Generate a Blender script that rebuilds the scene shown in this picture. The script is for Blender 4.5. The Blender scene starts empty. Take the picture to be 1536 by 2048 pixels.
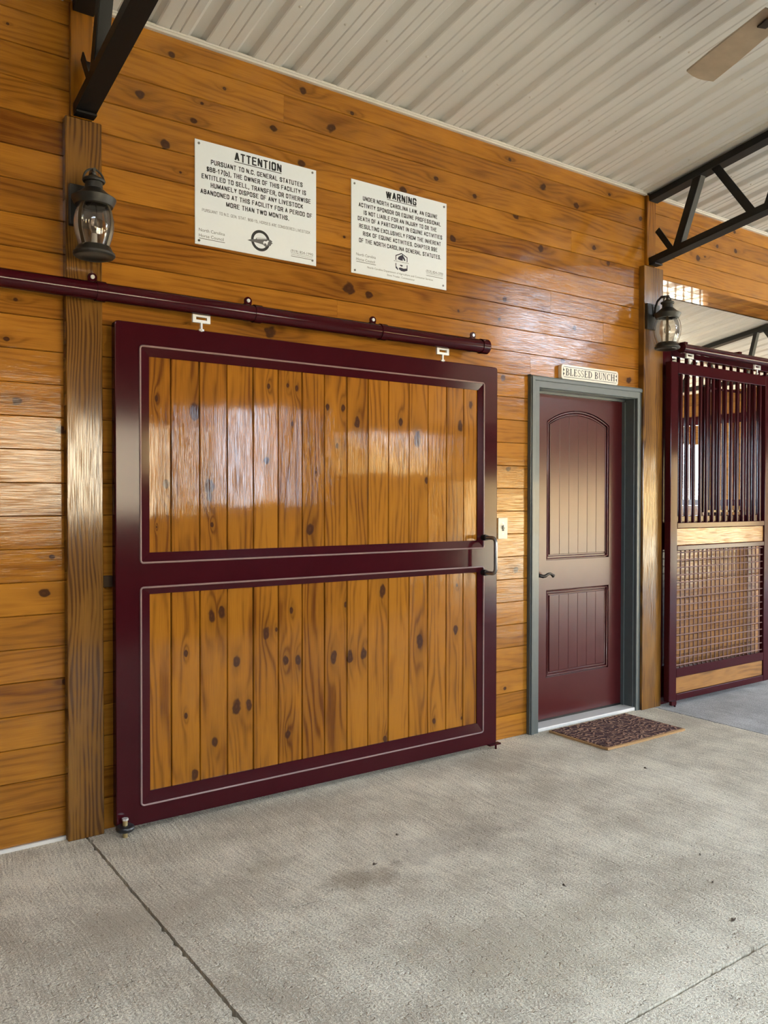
import bpy, bmesh, math, random
from mathutils import Vector, Matrix
random.seed(7)
sc = bpy.context.scene
COL = sc.collection

# ------------------------------------------------------------------ camera
F_PX, YAW, PIT, ROL = 1654.17, math.radians(35.2517), math.radians(-0.9013), math.radians(0.0783)
cam_d = bpy.data.cameras.new('camera')
cam_d.sensor_fit = 'VERTICAL'; cam_d.sensor_height = 36.0; cam_d.sensor_width = 27.0
cam_d.lens = 36.0 * F_PX / 2048.0
cam_d.clip_start = 0.05; cam_d.clip_end = 300
cam = bpy.data.objects.new('camera', cam_d); COL.objects.link(cam)
R0 = Vector((math.cos(YAW), -math.sin(YAW), 0)); F0 = Vector((math.sin(YAW), math.cos(YAW), 0)); U0 = Vector((0, 0, 1))
F1 = F0 * math.cos(PIT) + U0 * math.sin(PIT); U1 = U0 * math.cos(PIT) - F0 * math.sin(PIT)
R2 = R0 * math.cos(ROL) + U1 * math.sin(ROL); U2 = U1 * math.cos(ROL) - R0 * math.sin(ROL)
M = Matrix((R2, U2, -F1)).transposed().to_4x4(); M.translation = Vector((0, -3.5196, 1.40))
cam.matrix_world = M
sc.camera = cam

# ------------------------------------------------------------------ world, sun, exposure
sc.view_settings.view_transform = 'Standard'; sc.view_settings.look = 'None'
sc.view_settings.gamma = 1.0; sc.view_settings.use_curve_mapping = False
sc.view_settings.exposure = -0.14
sc.cycles.max_bounces = 7; sc.cycles.diffuse_bounces = 4; sc.cycles.glossy_bounces = 3; sc.cycles.transmission_bounces = 3; sc.cycles.transparent_max_bounces = 8
sc.cycles.use_adaptive_sampling = True; sc.cycles.adaptive_threshold = .1; sc.cycles.debug_use_spatial_splits = True
sc.cycles.caustics_reflective = False; sc.cycles.caustics_refractive = False
SKY = 24.0
w = bpy.data.worlds.new('sky'); sc.world = w; w.use_nodes = True
bg = w.node_tree.nodes['Background']; bg.inputs[0].default_value = (0.78, 0.92, 1.10, 1); bg.inputs[1].default_value = SKY
sun_d = bpy.data.lights.new('sun', 'SUN'); sun_d.energy = 130; sun_d.angle = math.radians(0.6); sun_d.color = (1.0, 0.92, 0.80)
sun = bpy.data.objects.new('sun', sun_d); COL.objects.link(sun)
sun.rotation_euler = Vector((-0.35, -0.52, -0.78)).to_track_quat('-Z', 'Y').to_euler()

# opposite side of the aisle: openings (x0, x1, z0, z1) in the wall at y = Y_OPP, daylight enters by them
Y_OPP = -4.8; X_L, X_R = -5.0, 16.5
OPP_OPEN = [(0.8, 3.02, 1.25, 2.15), (3.55, 4.35, 1.35, 2.4), (5.45, 6.3, 1.7, 2.2), (7.2, 10.7, 0.0, 1.65),
            (7.9, 9.7, 3.3, 4.05), (11.4, 14.0, 0.0, 2.1)]
END_OPEN = [(-4.0, -1.2, 0.0, 2.6)]            # y0, y1, z0, z1 in the far end wall
ADDED_ROOF_OPEN = [(-1.4, 0.4, -4.6, -3.4), (7.4, 10.4, -4.6, -3.4)]   # x0, x1, y0, y1 of unseen roof openings added to light the floor
STALL_BACK = [(5.6, 7.4, 1.25, 2.3), (9.2, 11.0, 1.3, 2.2)]           # x0, x1, z0, z1 in the wall behind the stall
def portal(name, cx, cy, cz, sx, sz, normal):
    d = bpy.data.lights.new(name, 'AREA'); d.shape = 'RECTANGLE'; d.size = sx; d.size_y = sz
    d.cycles.is_portal = True
    o = bpy.data.objects.new(name, d); COL.objects.link(o); o.location = (cx, cy, cz)
    o.rotation_euler = Vector(normal).to_track_quat('-Z', 'Y').to_euler()
for (a, b, c, d) in OPP_OPEN:
    portal('window_portal', (a + b) / 2, Y_OPP - .12, (c + d) / 2, b - a, d - c, (0, 1, 0))
for (a, b, c, d) in END_OPEN:
    portal('window_portal', X_R + .12, (a + b) / 2, (c + d) / 2, b - a, d - c, (-1, 0, 0))
for (a, b, c, d) in ADDED_ROOF_OPEN:
    portal('window_portal', (a + b) / 2, (c + d) / 2, 4.52, b - a, d - c, (0, 0, -1))
for (a, b, c, d) in STALL_BACK:
    portal('window_portal', (a + b) / 2, 3.85, (c + d) / 2, b - a, d - c, (0, -1, 0))

# ------------------------------------------------------------------ node helpers
class NT:
    def __init__(s, name):
        s.m = bpy.data.materials.new(name); s.m.use_nodes = True; s.t = s.m.node_tree
        s.b = s.t.nodes['Principled BSDF']
    def n(s, typ, ins=None, **kw):
        nd = s.t.nodes.new(typ)
        for k, v in kw.items(): setattr(nd, k, v)
        for k, v in (ins or {}).items(): s.put(nd.inputs[k], v)
        return nd
    def put(s, sock, v):
        if hasattr(v, 'is_output'): s.t.links.new(v, sock)
        elif isinstance(v, bpy.types.Node): s.t.links.new(v.outputs[0], sock)
        else:
            if isinstance(v, (tuple, list)) and len(v) == 3 and sock.type == 'RGBA': v = (*v, 1)
            sock.default_value = v
    def math(s, op, a, b=0.0, c=0.0, clamp=False):
        nd = s.n('ShaderNodeMath', {0: a, 1: b, 2: c}, operation=op); nd.use_clamp = clamp; return nd.outputs[0]
    def mix(s, f, a, b, blend='MIX'):
        nd = s.n('ShaderNodeMix', data_type='RGBA', blend_type=blend)
        s.put(nd.inputs['Factor'], f); s.put(nd.inputs[6], a); s.put(nd.inputs[7], b); return nd.outputs[2]
    def comb(s, x, y, z): return s.n('ShaderNodeCombineXYZ', {0: x, 1: y, 2: z}).outputs[0]
    def noise(s, vec, scale=1.0, detail=3.0, rough=.55, dist=0.0, dim='3D'):
        return s.n('ShaderNodeTexNoise', noise_dimensions=dim, ins={'Vector': vec, 'Scale': scale, 'Detail': detail, 'Roughness': rough, 'Distortion': dist}).outputs[0]
    def ramp(s, f, a, b):
        nd = s.n('ShaderNodeMapRange', {0: f, 1: a, 2: b}, interpolation_type='SMOOTHSTEP'); nd.clamp = True; return nd.outputs[0]
    def obj(s): return s.n('ShaderNodeTexCoord').outputs['Object']
    def sep(s, v):
        nd = s.n('ShaderNodeSeparateXYZ', {0: v}); return nd.outputs
    def set(s, **kw):
        for k, v in kw.items(): s.put(s.b.inputs[k.replace('_', ' ')], v)
    def bump(s, h, strength, dist):
        s.put(s.b.inputs['Normal'], s.n('ShaderNodeBump', {'Height': h, 'Strength': strength, 'Distance': dist}).outputs[0])

def plain(name, col, rough=.5, metal=0.0, spec=.5, coat=0.0, noise=0.0, nscale=30.0, bump=0.0):
    s = NT(name); s.set(Base_Color=col, Roughness=rough, Metallic=metal, Coat_Weight=coat)
    s.b.inputs['Specular IOR Level'].default_value = spec
    if noise:
        f = s.noise(s.obj(), nscale, 4)
        dark = tuple(c * (1 - noise) for c in col); lite = tuple(min(1, c * (1 + noise)) for c in col)
        s.set(Base_Color=s.mix(f, dark, lite))
        if bump: s.bump(f, bump, .002)
    return s.m

def wood(name, axis, light, dark, grain=.5, rings=190.0, knots=6, coat=.62, crough=.055, rough=.5, knotcol=(.036, .011, .005), lowa=.8, lowm=34.0, blotm=.6):
    s = NT(name); X = s.sep(s.obj())
    a, c = (X[0], X[2]) if axis == 'x' else ((X[2], X[0]) if axis == 'z' else (X[1], X[0]))
    rnd = s.n('ShaderNodeObjectInfo').outputs['Random']
    tone = s.n('ShaderNodeAttribute', attribute_name='tone', attribute_type='OBJECT').outputs['Fac']
    A = s.math('ADD', a, s.math('MULTIPLY', rnd, 37.0)); Cc = s.math('ADD', c, s.math('MULTIPLY', rnd, 11.0))
    kmask = halo = kd = None
    wv = s.math('MULTIPLY', s.math('SUBTRACT', s.noise(s.comb(s.math('MULTIPLY', A, 22.0), s.math('MULTIPLY', Cc, 30.0), 0.0), 1, 1, dim='2D'), .5), .9)
    for i in range(knots):
        at = s.n('ShaderNodeAttribute', attribute_name='k%d' % i, attribute_type='OBJECT').outputs['Vector']
        K = s.sep(at); r = s.math('MAXIMUM', s.math('MULTIPLY', K[2], .98), 1e-4)
        da = s.math('SUBTRACT', a, K[0]); dc = s.math('SUBTRACT', c, K[1])
        dc2 = s.math('MULTIPLY', dc, dc)
        ka = .85 if axis == 'x' else .62
        da1 = s.math('MULTIPLY', da, ka); da2 = s.math('MULTIPLY', da, .33)
        d1 = s.math('DIVIDE', s.math('SQRT', s.math('MULTIPLY_ADD', da1, da1, dc2)), r)
        d2 = s.math('DIVIDE', s.math('SQRT', s.math('MULTIPLY_ADD', da2, da2, dc2)), r)
        m = s.ramp(s.math('ADD', d1, wv), 1.0, .62)
        h = s.math('EXPONENT', s.math('MULTIPLY', s.math('MULTIPLY', d2, d2), -.42))
        h = s.math('MULTIPLY', h, s.math('GREATER_THAN', K[2], .0005))
        kd = d1 if kd is None else s.math('MINIMUM', kd, d1)
        kmask = m if kmask is None else s.math('MAXIMUM', kmask, m)
        halo = h if halo is None else s.math('MAXIMUM', halo, h)
    if kmask is None: kmask = 0.0; halo = 0.0
    low = s.noise(s.comb(s.math('MULTIPLY', A, lowa), s.math('MULTIPLY', Cc, 6.0), 0.0), 1, 2, dim='2D')
    ph = s.math('ADD', s.math('MULTIPLY', Cc, rings), s.math('MULTIPLY', low, lowm))
    ph = s.math('ADD', ph, s.math('MULTIPLY', halo, 9.0))
    ring = s.math('MULTIPLY_ADD', s.math('SINE', ph), .5, .5)
    ring = s.math('POWER', ring, 2.2)
    fine = s.noise(s.comb(s.math('MULTIPLY', A, 7.0), s.math('MULTIPLY', Cc, 330.0), 0.0), 1, 2, dim='2D')
    blot = s.noise(s.comb(s.math('ADD', s.math('MULTIPLY', A, 2.2), 71.0), s.math('MULTIPLY', Cc, 9.0), 0.0), 1, 3, dim='2D')
    amp = s.ramp(blot, .30, .62)
    g = s.math('MULTIPLY', s.math('MULTIPLY', ring, amp), grain)
    g = s.math('ADD', g, s.math('MULTIPLY', s.math('SUBTRACT', fine, .5), .5))
    g = s.math('ADD', g, s.math('MULTIPLY', s.math('SUBTRACT', blot, .5), blotm))
    g = s.math('ADD', g, s.math('MULTIPLY', s.math('SUBTRACT', rnd, .5), .34))
    g = s.math('ADD', g, s.math('ADD', s.math('MULTIPLY', tone, 1.0), .22), clamp=True)
    col = s.mix(g, light, dark)
    col = s.mix(s.math('MULTIPLY', halo, .36), col, tuple(x * .45 for x in dark))
    if kd is not None:
        kr = s.math('MULTIPLY_ADD', s.math('SINE', s.math('MULTIPLY', s.math('ADD', kd, s.math('MULTIPLY', wv, .4)), 13.0)), .5, .5)
        kc = s.mix(s.math('MULTIPLY', kr, s.ramp(kd, 1.0, .2)), knotcol, (.055, .017, .006))
        col = s.mix(s.math('MULTIPLY', kmask, .92), col, kc)
    s.b.inputs['Specular IOR Level'].default_value = .05
    cw = s.math('MULTIPLY_ADD', s.ramp(fine, .34, .60), coat * 1.15, coat * .22)
    s.set(Base_Color=col, Roughness=rough, Coat_Weight=cw, Coat_Roughness=crough)
    cup = s.noise(s.comb(s.math('MULTIPLY', A, 1.3), s.math('MULTIPLY', Cc, 14.0), 0.0), 1, 0, dim='2D')
    b = s.math('ADD', s.math('MULTIPLY', fine, .8), s.math('MULTIPLY', cup, 3.0))
    nb = s.n('ShaderNodeBump', {'Height': b, 'Strength': .2, 'Distance': .0012}).outputs[0]
    s.put(s.b.inputs['Normal'], nb); s.put(s.b.inputs['Coat Normal'], nb)
    return s.m

PINE_L, PINE_D = (.390, .158, .0165), (.132, .039, .004)
BOARD = {n: wood('varnished_pine_board_%d' % n, 'x', PINE_L, PINE_D, .36, knots=n) for n in (0, 1, 3, 6)}
PLANK = {n: wood('varnished_pine_plank_%d' % n, 'z', (.325, .126, .009), (.105, .029, .0022), .55, knots=n) for n in (0, 1, 3, 6)}
M_board, M_plank = BOARD[0], PLANK[0]
M_post = wood('ring_porous_post', 'z', (.22, .100, .016), (.075, .028, .005), .95, 400.0, 0, .9, .12, lowa=1.0, lowm=40.0)
M_soffit = wood('varnished_soffit', 'x', PINE_L, PINE_D, .4, knots=0)
M_stallwood = wood('stall_wood', 'x', (.33, .155, .042), (.13, .052, .013), .5, knots=0, coat=.6)
M_farwood = plain('far_wall_wood', (.085, .060, .042), .6, 0, .4, 0, .2, 3)

def paint(name, col, rough, coat, crough, spec=.08):
    s = NT(name); o = s.obj()
    f = s.noise(o, 9.0, 3)
    s.set(Base_Color=s.mix(f, tuple(x * .86 for x in col), tuple(x * 1.14 for x in col)), Roughness=rough, Coat_Weight=coat, Coat_Roughness=crough)
    s.b.inputs['Specular IOR Level'].default_value = spec
    s.bump(s.noise(o, 60.0, 1), .05, .002)
    return s.m
M_burg = paint('burgundy_gloss_paint', (.038, .0036, .0064), .7, .46, .12, .0)
M_bead = paint('dusty_burgundy_bead', (.26, .17, .155), .6, .3, .2)
M_burg_door = paint('burgundy_satin_door_paint', (.064, .0095, .0105), .22, 0.0, .3, .34)
M_black = plain('black_steel', (.007, .0065, .006), .5, 0, .3, 0, .25, 40)
M_zinc = plain('zinc_hardware', (.72, .72, .70), .35, .7, .5)
M_white_clip = plain('white_coated_clip', (.8, .8, .78), .4, .15)
M_brass = plain('zinc_yellow_bolt', (.55, .42, .2), .35, .8)
M_rubber = plain('black_rubber', (.012, .012, .013), .35, 0, .5, .2)
M_handle = plain('brushed_dark_steel', (.26, .25, .24), .32, .85)
M_bronze = plain('dark_bronze', (.035, .03, .026), .35, .6, .5, 0, .3, 60)
M_lamp = plain('weathered_dark_lantern_metal', (.028, .026, .022), .45, .35, .5, 0, .35, 55)
M_lampstrap = plain('aged_bronze_strap', (.10, .075, .045), .4, .6)
M_sign = plain('white_sign_plastic', (.86, .90, .94), .4, 0, .5, 0, .02, 60)
M_ink = plain('black_ink', (.012, .012, .014), .6)
M_ink_grey = plain('grey_ink', (.11, .11, .12), .6)
M_ink_navy = plain('navy_ink', (.02, .018, .04), .6)
M_cream = plain('cream_enamel', (.80, .74, .64), .4, 0, .5, .2, .05, 30)
M_ivory = plain('ivory_plastic', (.78, .70, .52), .35)
M_casing = plain('grey_green_casing_paint', (.075, .089, .085), .38, 0, .5, .15, .15, 25)
M_sill = plain('white_sill', (.60, .585, .55), .45, 0, .5, 0, .08, 20)
M_trimmetal = plain('beige_trim', (.64, .61, .55), .35, 0, .5, .2)
M_dark = plain('dark_backing', (.05, .028, .012), .9)
M_slabedge = plain('joint_dirt', (.045, .04, .033), .95)
M_leaf = plain('dry_leaf', (.055, .035, .018), .8)
M_fan = plain('fan_blade_laminate', (.42, .34, .25), .35, 0, .5, .2, .3, 9)
M_coir = plain('tan_coir', (.40, .24, .11), .9, 0, .2, 0, .45, 260, .6)
M_wire = plain('galvanised_wire', (.22, .12, .10), .35, .5)

def metal_ceiling():
    s = NT('beige_ceiling_metal'); o = s.obj()
    f = s.noise(o, 1.2, 3)
    s.set(Base_Color=s.mix(f, (.60, .585, .555), (.68, .665, .63)), Roughness=.42)
    s.b.inputs['Specular IOR Level'].default_value = .4
    s.bump(s.noise(o, 3.0, 2), .12, .01)
    return s.m
M_ceil = metal_ceiling()

def concrete(name, c_dark, c_light):
    s = NT(name); o = s.obj(); X = s.sep(o)
    warp = s.math('MULTIPLY', s.noise(o, .9, 1, dim='2D'), .22)
    bx = s.math('ADD', X[0], warp)
    broom = s.noise(s.comb(s.math('MULTIPLY', bx, 110.0), s.math('MULTIPLY', X[1], 6.5), 0.0), 1, 2, .6, dim='2D')
    broom2 = s.noise(s.comb(s.math('MULTIPLY', bx, 30.0), s.math('MULTIPLY', X[1], 1.3), 0.0), 1, 2, .6, dim='2D')
    grit = s.noise(o, 130.0, 3, .7, dim='2D')
    mot = s.noise(o, 1.6, 3, .6, dim='2D')
    mot2 = s.noise(o, 7.0, 3, .6, dim='2D')
    pit = s.ramp(s.noise(o, 34.0, 2, .6, dim='2D'), .62, .74)
    f = s.math('ADD', s.math('MULTIPLY', mot, .85), s.math('MULTIPLY', mot2, .40))
    f = s.math('SUBTRACT', f, .17)
    f = s.math('ADD', f, s.math('MULTIPLY', s.math('SUBTRACT', broom, .5), .36))
    f = s.math('ADD', f, s.math('MULTIPLY', s.math('SUBTRACT', grit, .5), 1.25))
    f = s.ramp(f, .18, .82)
    col = s.mix(f, c_dark, c_light)
    # brown stain with its own outline
    stn = s.noise(o, 9.0, 4, .65, dim='2D')
    def stain(cx, cy, rx, ry, col, c2, amt):
        dx = s.math('DIVIDE', s.math('SUBTRACT', X[0], cx), rx); dy = s.math('DIVIDE', s.math('SUBTRACT', X[1], cy), ry)
        d = s.math('SQRT', s.math('MULTIPLY_ADD', dx, dx, s.math('MULTIPLY', dy, dy)))
        d = s.math('ADD', d, s.math('MULTIPLY', s.math('SUBTRACT', stn, .5), 1.6))
        return s.mix(s.math('MULTIPLY', s.ramp(d, 1.0, .25), amt), col, c2)
    col = stain(1.70, -1.00, .20, .12, col, (.22, .16, .095), .5)
    col = stain(1.42, -.70, .22, .10, col, (.24, .19, .12), .35)
    col = stain(2.15, -.95, .45, .16, col, (.26, .22, .17), .35)
    col = stain(1.95, -1.75, .6, .4, col, (.60, .53, .38), .35)
    s.set(Base_Color=col, Roughness=.72)
    s.b.inputs['Specular IOR Level'].default_value = .35
    h = s.math('ADD', s.math('MULTIPLY', broom, .55), s.math('MULTIPLY', grit, 1.3))
    h = s.math('ADD', h, s.math('MULTIPLY', broom2, 1.2))
    h = s.math('SUBTRACT', h, s.math('MULTIPLY', pit, .7))
    s.bump(h, 1.0, .007)
    return s.m
M_conc = concrete('broomed_concrete', (.46, .40, .30), (.88, .805, .635))
M_conc2 = concrete('grey_broomed_concrete', (.33, .325, .31), (.62, .62, .60))

def mat_pile():
    s = NT('patterned_mat_pile'); o = s.obj()
    wv = s.n('ShaderNodeTexWave', {'Vector': o, 'Scale': 9.0, 'Distortion': 12.0, 'Detail': 3.0, 'Detail Scale': 2.2}, wave_type='RINGS').outputs[1]
    v = s.noise(o, 90.0, 3)
    f = s.math('ADD', s.ramp(wv, .62, .85), s.math('MULTIPLY', s.math('SUBTRACT', v, .5), .7), clamp=True)
    s.set(Base_Color=s.mix(f, (.05, .013, .012), (.33, .18, .11)), Roughness=.95)
    s.bump(s.math('ADD', v, wv), .9, .006)
    return s.m
M_pile = mat_pile()

def glass():
    s = NT('lantern_glass')
    tr = s.n('ShaderNodeBsdfTransparent', {0: (.93, .90, .85, 1)}); gl = s.n('ShaderNodeBsdfGlossy', {'Color': (1, 1, 1, 1), 'Roughness': .04})
    fr = s.n('ShaderNodeFresnel', {'IOR': 1.5}); mx = s.n('ShaderNodeMixShader')
    s.put(mx.inputs[0], s.math('ADD', fr.outputs[0], .05)); s.put(mx.inputs[1], tr.outputs[0]); s.put(mx.inputs[2], gl.outputs[0])
    df = s.n('ShaderNodeBsdfTranslucent', {0: (.8, .78, .74, 1)}); m2 = s.n('ShaderNodeMixShader'); m2.inputs[0].default_value = .16
    s.put(m2.inputs[1], mx.outputs[0]); s.put(m2.inputs[2], df.outputs[0])
    out = [n for n in s.t.nodes if n.type == 'OUTPUT_MATERIAL'][0]; s.t.links.new(m2.outputs[0], out.inputs[0])
    return s.m
M_glass = glass()
M_bulb = plain('frosted_bulb', (.8, .78, .72), .3, 0, .5, .3)
M_ground = plain('dry_grass_ground', (.38, .345, .25), .95, 0, .2, 0, .3, .8)

# ------------------------------------------------------------------ object helpers
def link(o, parent=None):
    COL.objects.link(o)
    if parent is not None:
        o.parent = parent; o.matrix_parent_inverse = Matrix.Translation(-parent['_base']) if '_base' in parent else Matrix()
    return o
BASE = {}
def tag(o, label, cat, group=None):
    o['label'] = label; o['category'] = cat
    if group: o['group'] = group
    return o
def empty(name, loc):
    o = bpy.data.objects.new(name, None); COL.objects.link(o); o.location = loc; o.empty_display_size = .1
    BASE[o.name] = Vector(loc); return o
def thing(name, label, cat, loc, group=None): return tag(empty(name, loc), label, cat, group)
def struct(o): o['kind'] = 'structure'; return o
def child(o, parent):
    if parent is not None:
        o.parent = parent; o.matrix_parent_inverse = Matrix.Translation(-BASE.get(parent.name, Vector((0, 0, 0))))
    return o

class B:
    """collects shapes into one bmesh, world coordinates"""
    def __init__(s): s.bm = bmesh.new()
    def face(s, pts):
        vs = [s.bm.verts.new(p) for p in pts]
        try: return s.bm.faces.new(vs)
        except ValueError: return None
    def box(s, x0, x1, y0, y1, z0, z1, ch=0.0):
        v = [s.bm.verts.new(p) for p in ((x0, y0, z0), (x1, y0, z0), (x1, y1, z0), (x0, y1, z0), (x0, y0, z1), (x1, y0, z1), (x1, y1, z1), (x0, y1, z1))]
        fs = [s.bm.faces.new([v[i] for i in q]) for q in ((0, 3, 2, 1), (4, 5, 6, 7), (0, 1, 5, 4), (1, 2, 6, 5), (2, 3, 7, 6), (3, 0, 4, 7))]
        if ch: bmesh.ops.bevel(s.bm, geom=list({e for f in fs for e in f.edges}), offset=ch, segments=1 if ch < .004 else 2, affect='EDGES', profile=.5)
        return s
    def beam(s, p0, p1, wv, hv):
        """box along p0-p1; wv, hv half-extent vectors"""
        p0, p1, wv, hv = map(Vector, (p0, p1, wv, hv))
        q = [p + a * wv + b * hv for p in (p0, p1) for a, b in ((-1, -1), (1, -1), (1, 1), (-1, 1))]
        v = [s.bm.verts.new(p) for p in q]
        for f in ((0, 1, 2, 3), (7, 6, 5, 4), (0, 4, 5, 1), (1, 5, 6, 2), (2, 6, 7, 3), (3, 7, 4, 0)): s.bm.faces.new([v[i] for i in f])
        return s
    def tube(s, pts, r, n=12, closed=False, cap=True, flat=None):
        pts = [Vector(p) for p in pts]; N = len(pts); rings = []; prev = None
        for i, p in enumerate(pts):
            if closed: t = pts[(i + 1) % N] - pts[i - 1]
            else: t = pts[min(i + 1, N - 1)] - pts[max(i - 1, 0)]
            t.normalize()
            if prev is None:
                up = Vector((0, 0, 1)) if abs(t.z) < .9 else Vector((1, 0, 0))
                u = t.cross(up).normalized()
            else: u = (prev - t * prev.dot(t)).normalized()
            prev = u; v = t.cross(u)
            rr = r[i] if isinstance(r, (list, tuple)) else r
            ring = []
            for k in range(n):
                a = 2 * math.pi * k / n
                ring.append(s.bm.verts.new(p + u * math.cos(a) * rr * (flat or 1.0) + v * math.sin(a) * rr))
            rings.append(ring)
        m = N if closed else N - 1
        for i in range(m):
            A, Bq = rings[i], rings[(i + 1) % N]
            for k in range(n): s.bm.faces.new((A[k], A[(k + 1) % n], Bq[(k + 1) % n], Bq[k]))
        if cap and not closed:
            s.bm.faces.new(rings[0][::-1]); s.bm.faces.new(rings[-1])
        return s
    def lathe(s, prof, cx, cy, cz, n=32):
        rings = []
        for r, z in prof:
            if r < 1e-5: rings.append([s.bm.verts.new((cx, cy, cz + z))])
            else: rings.append([s.bm.verts.new((cx + r * math.cos(2 * math.pi * k / n), cy + r * math.sin(2 * math.pi * k / n), cz + z)) for k in range(n)])
        for A, C in zip(rings, rings[1:]):
            for k in range(n):
                k2 = (k + 1) % n
                if len(A) == 1 and len(C) == 1: continue
                if len(A) == 1: s.bm.faces.new((A[0], C[k2], C[k]))
                elif len(C) == 1: s.bm.faces.new((A[k], A[k2], C[0]))
                else: s.bm.faces.new((A[k], A[k2], C[k2], C[k]))
        return s
    def prism(s, poly, y0, y1):
        """poly of (x, z), extruded from y0 (front) to y1"""
        a = [s.bm.verts.new((x, y0, z)) for x, z in poly]; b = [s.bm.verts.new((x, y1, z)) for x, z in poly]
        n = len(poly); s.bm.faces.new(a); s.bm.faces.new(b[::-1])
        for i in range(n): s.bm.faces.new((a[i], b[i], b[(i + 1) % n], a[(i + 1) % n]))
        return s
    def done(s, name, mat, parent=None, smooth=False, angle=40):
        bmesh.ops.recalc_face_normals(s.bm, faces=s.bm.faces)
        me = bpy.data.meshes.new(name); s.bm.to_mesh(me); s.bm.free()
        me.materials.append(mat)
        if smooth:
            for p in me.polygons: p.use_smooth = True
            try: me.set_sharp_from_angle(angle=math.radians(angle))
            except Exception: pass
        o = bpy.data.objects.new(name, me); COL.objects.link(o); BASE[o.name] = Vector((0, 0, 0))
        return child(o, parent)

def board_profile_obj(name, axis, a0, a1, c0, c1, yf, th, mat, parent, knots=(), tone=0.0, ch=.0024, tilt=.0010):
    """one tongue-and-groove board: face towards -y, chamfered long edges, slight tilt of its own"""
    e = [random.uniform(-tilt, tilt) for _ in range(4)]
    prof = [(c0, ch * 1.6), (c0 + ch, 0), (c1 - ch, 0), (c1, ch * 1.6), (c1, th), (c0, th)]
    bm = bmesh.new(); ends = []
    N = max(1, int((a1 - a0) / 1.2))
    for j in range(N + 1):
        t = j / N; a = a0 + (a1 - a0) * t; ring = []
        bow = random.uniform(-tilt, tilt) * .5
        for (c, dy) in prof:
            u = (c - c0) / (c1 - c0)
            off = (e[0] * (1 - u) + e[1] * u) * (1 - t) + (e[2] * (1 - u) + e[3] * u) * t + bow
            p = (a, yf + dy + (off if dy < th else 0), c) if axis == 'x' else (c, yf + dy + (off if dy < th else 0), a)
            ring.append(bm.verts.new(p))
        ends.append(ring)
    for A, C in zip(ends, ends[1:]):
        for k in range(6): bm.faces.new((A[k], A[(k + 1) % 6], C[(k + 1) % 6], C[k]))
    bm.faces.new(ends[0][::-1]); bm.faces.new(ends[-1])
    bmesh.ops.recalc_face_normals(bm, faces=bm.faces)
    me = bpy.data.meshes.new(name); bm.to_mesh(me); bm.free(); me.materials.append(mat)
    o = bpy.data.objects.new(name, me); COL.objects.link(o); child(o, parent)
    o['tone'] = float(tone)
    ks = [k for k in knots if (a0 < (k[0] if axis == 'x' else k[1]) < a1) and (c0 - .003 < (k[1] if axis == 'x' else k[0]) < c1 + .003)]
    nk = [n for n in (0, 1, 3, 6) if n >= min(6, len(ks))][0]
    me.materials.clear(); me.materials.append((BOARD if axis == 'x' else PLANK)[nk])
    for i in range(nk):
        if i < len(ks):
            k = ks[i]; o['k%d' % i] = [float(k[0]), float(k[1]), float(k[2])] if axis == 'x' else [float(k[1]), float(k[0]), float(k[2])]
        else: o['k%d' % i] = [0.0, -50.0, 0.0]
    return o

def from_curve(cu, fn, name, mat, parent):
    o = bpy.data.objects.new('tmp_curve', cu); COL.objects.link(o)
    dg = bpy.context.evaluated_depsgraph_get(); dg.update()
    me = bpy.data.meshes.new_from_object(o.evaluated_get(dg))
    bpy.data.objects.remove(o)
    for v in me.vertices: v.co = fn(v.co)
    for p in me.polygons: p.use_smooth = False
    me.materials.clear(); me.materials.append(mat); me.name = name
    ob = bpy.data.objects.new(name, me); COL.objects.link(ob)
    return child(ob, parent)
def plate(name, loops, yc, half, bev, mat, parent):
    cu = bpy.data.curves.new('c', 'CURVE'); cu.dimensions = '2D'; cu.fill_mode = 'BOTH'; cu.extrude = half - bev; cu.bevel_depth = bev; cu.bevel_resolution = 1
    for L in loops:
        sp = cu.splines.new('POLY'); sp.points.add(len(L) - 1); sp.use_cyclic_u = True
        for i, (x, z) in enumerate(L): sp.points[i].co = (x, z, 0, 1)
    return from_curve(cu, lambda v: Vector((v.x, yc - v.z, v.y)), name, mat, parent)
def rect(x0, x1, z0, z1): return [(x0, z0), (x1, z0), (x1, z1), (x0, z1)]

def rrect(x0, x1, z0, z1, r):
    P = []
    for cx, cz_, a0 in ((x1 - r, z1 - r, 0), (x0 + r, z1 - r, 90), (x0 + r, z0 + r, 180), (x1 - r, z0 + r, 270)):
        for q in range(4): a = math.radians(a0 + 30 * q); P.append((cx + r * math.cos(a), cz_ + r * math.sin(a)))
    return P

def text_mesh(bm, txt, x0, x1, zb, cap, y, bold):
    """flat print: text between x0 and x1, baseline zb, cap height cap, on the plane y"""
    cu = bpy.data.curves.new('t', 'FONT'); cu.body = txt; cu.size = 1; cu.resolution_u = 2; cu.offset = bold; cu.fill_mode = 'FRONT'
    o = bpy.data.objects.new('tmp_text', cu); COL.objects.link(o)
    dg = bpy.context.evaluated_depsgraph_get(); dg.update()
    me = bpy.data.meshes.new_from_object(o.evaluated_get(dg)); bpy.data.objects.remove(o)
    if not me.vertices: return
    xs = [v.co.x for v in me.vertices]; mn, mx = min(xs), max(xs)
    CAPH = .729
    for v in me.vertices: v.co = Vector((x0 + (v.co.x - mn) / (mx - mn) * (x1 - x0), y, zb + v.co.y / CAPH * cap))
    bm.from_mesh(me); bpy.data.meshes.remove(me)

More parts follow.
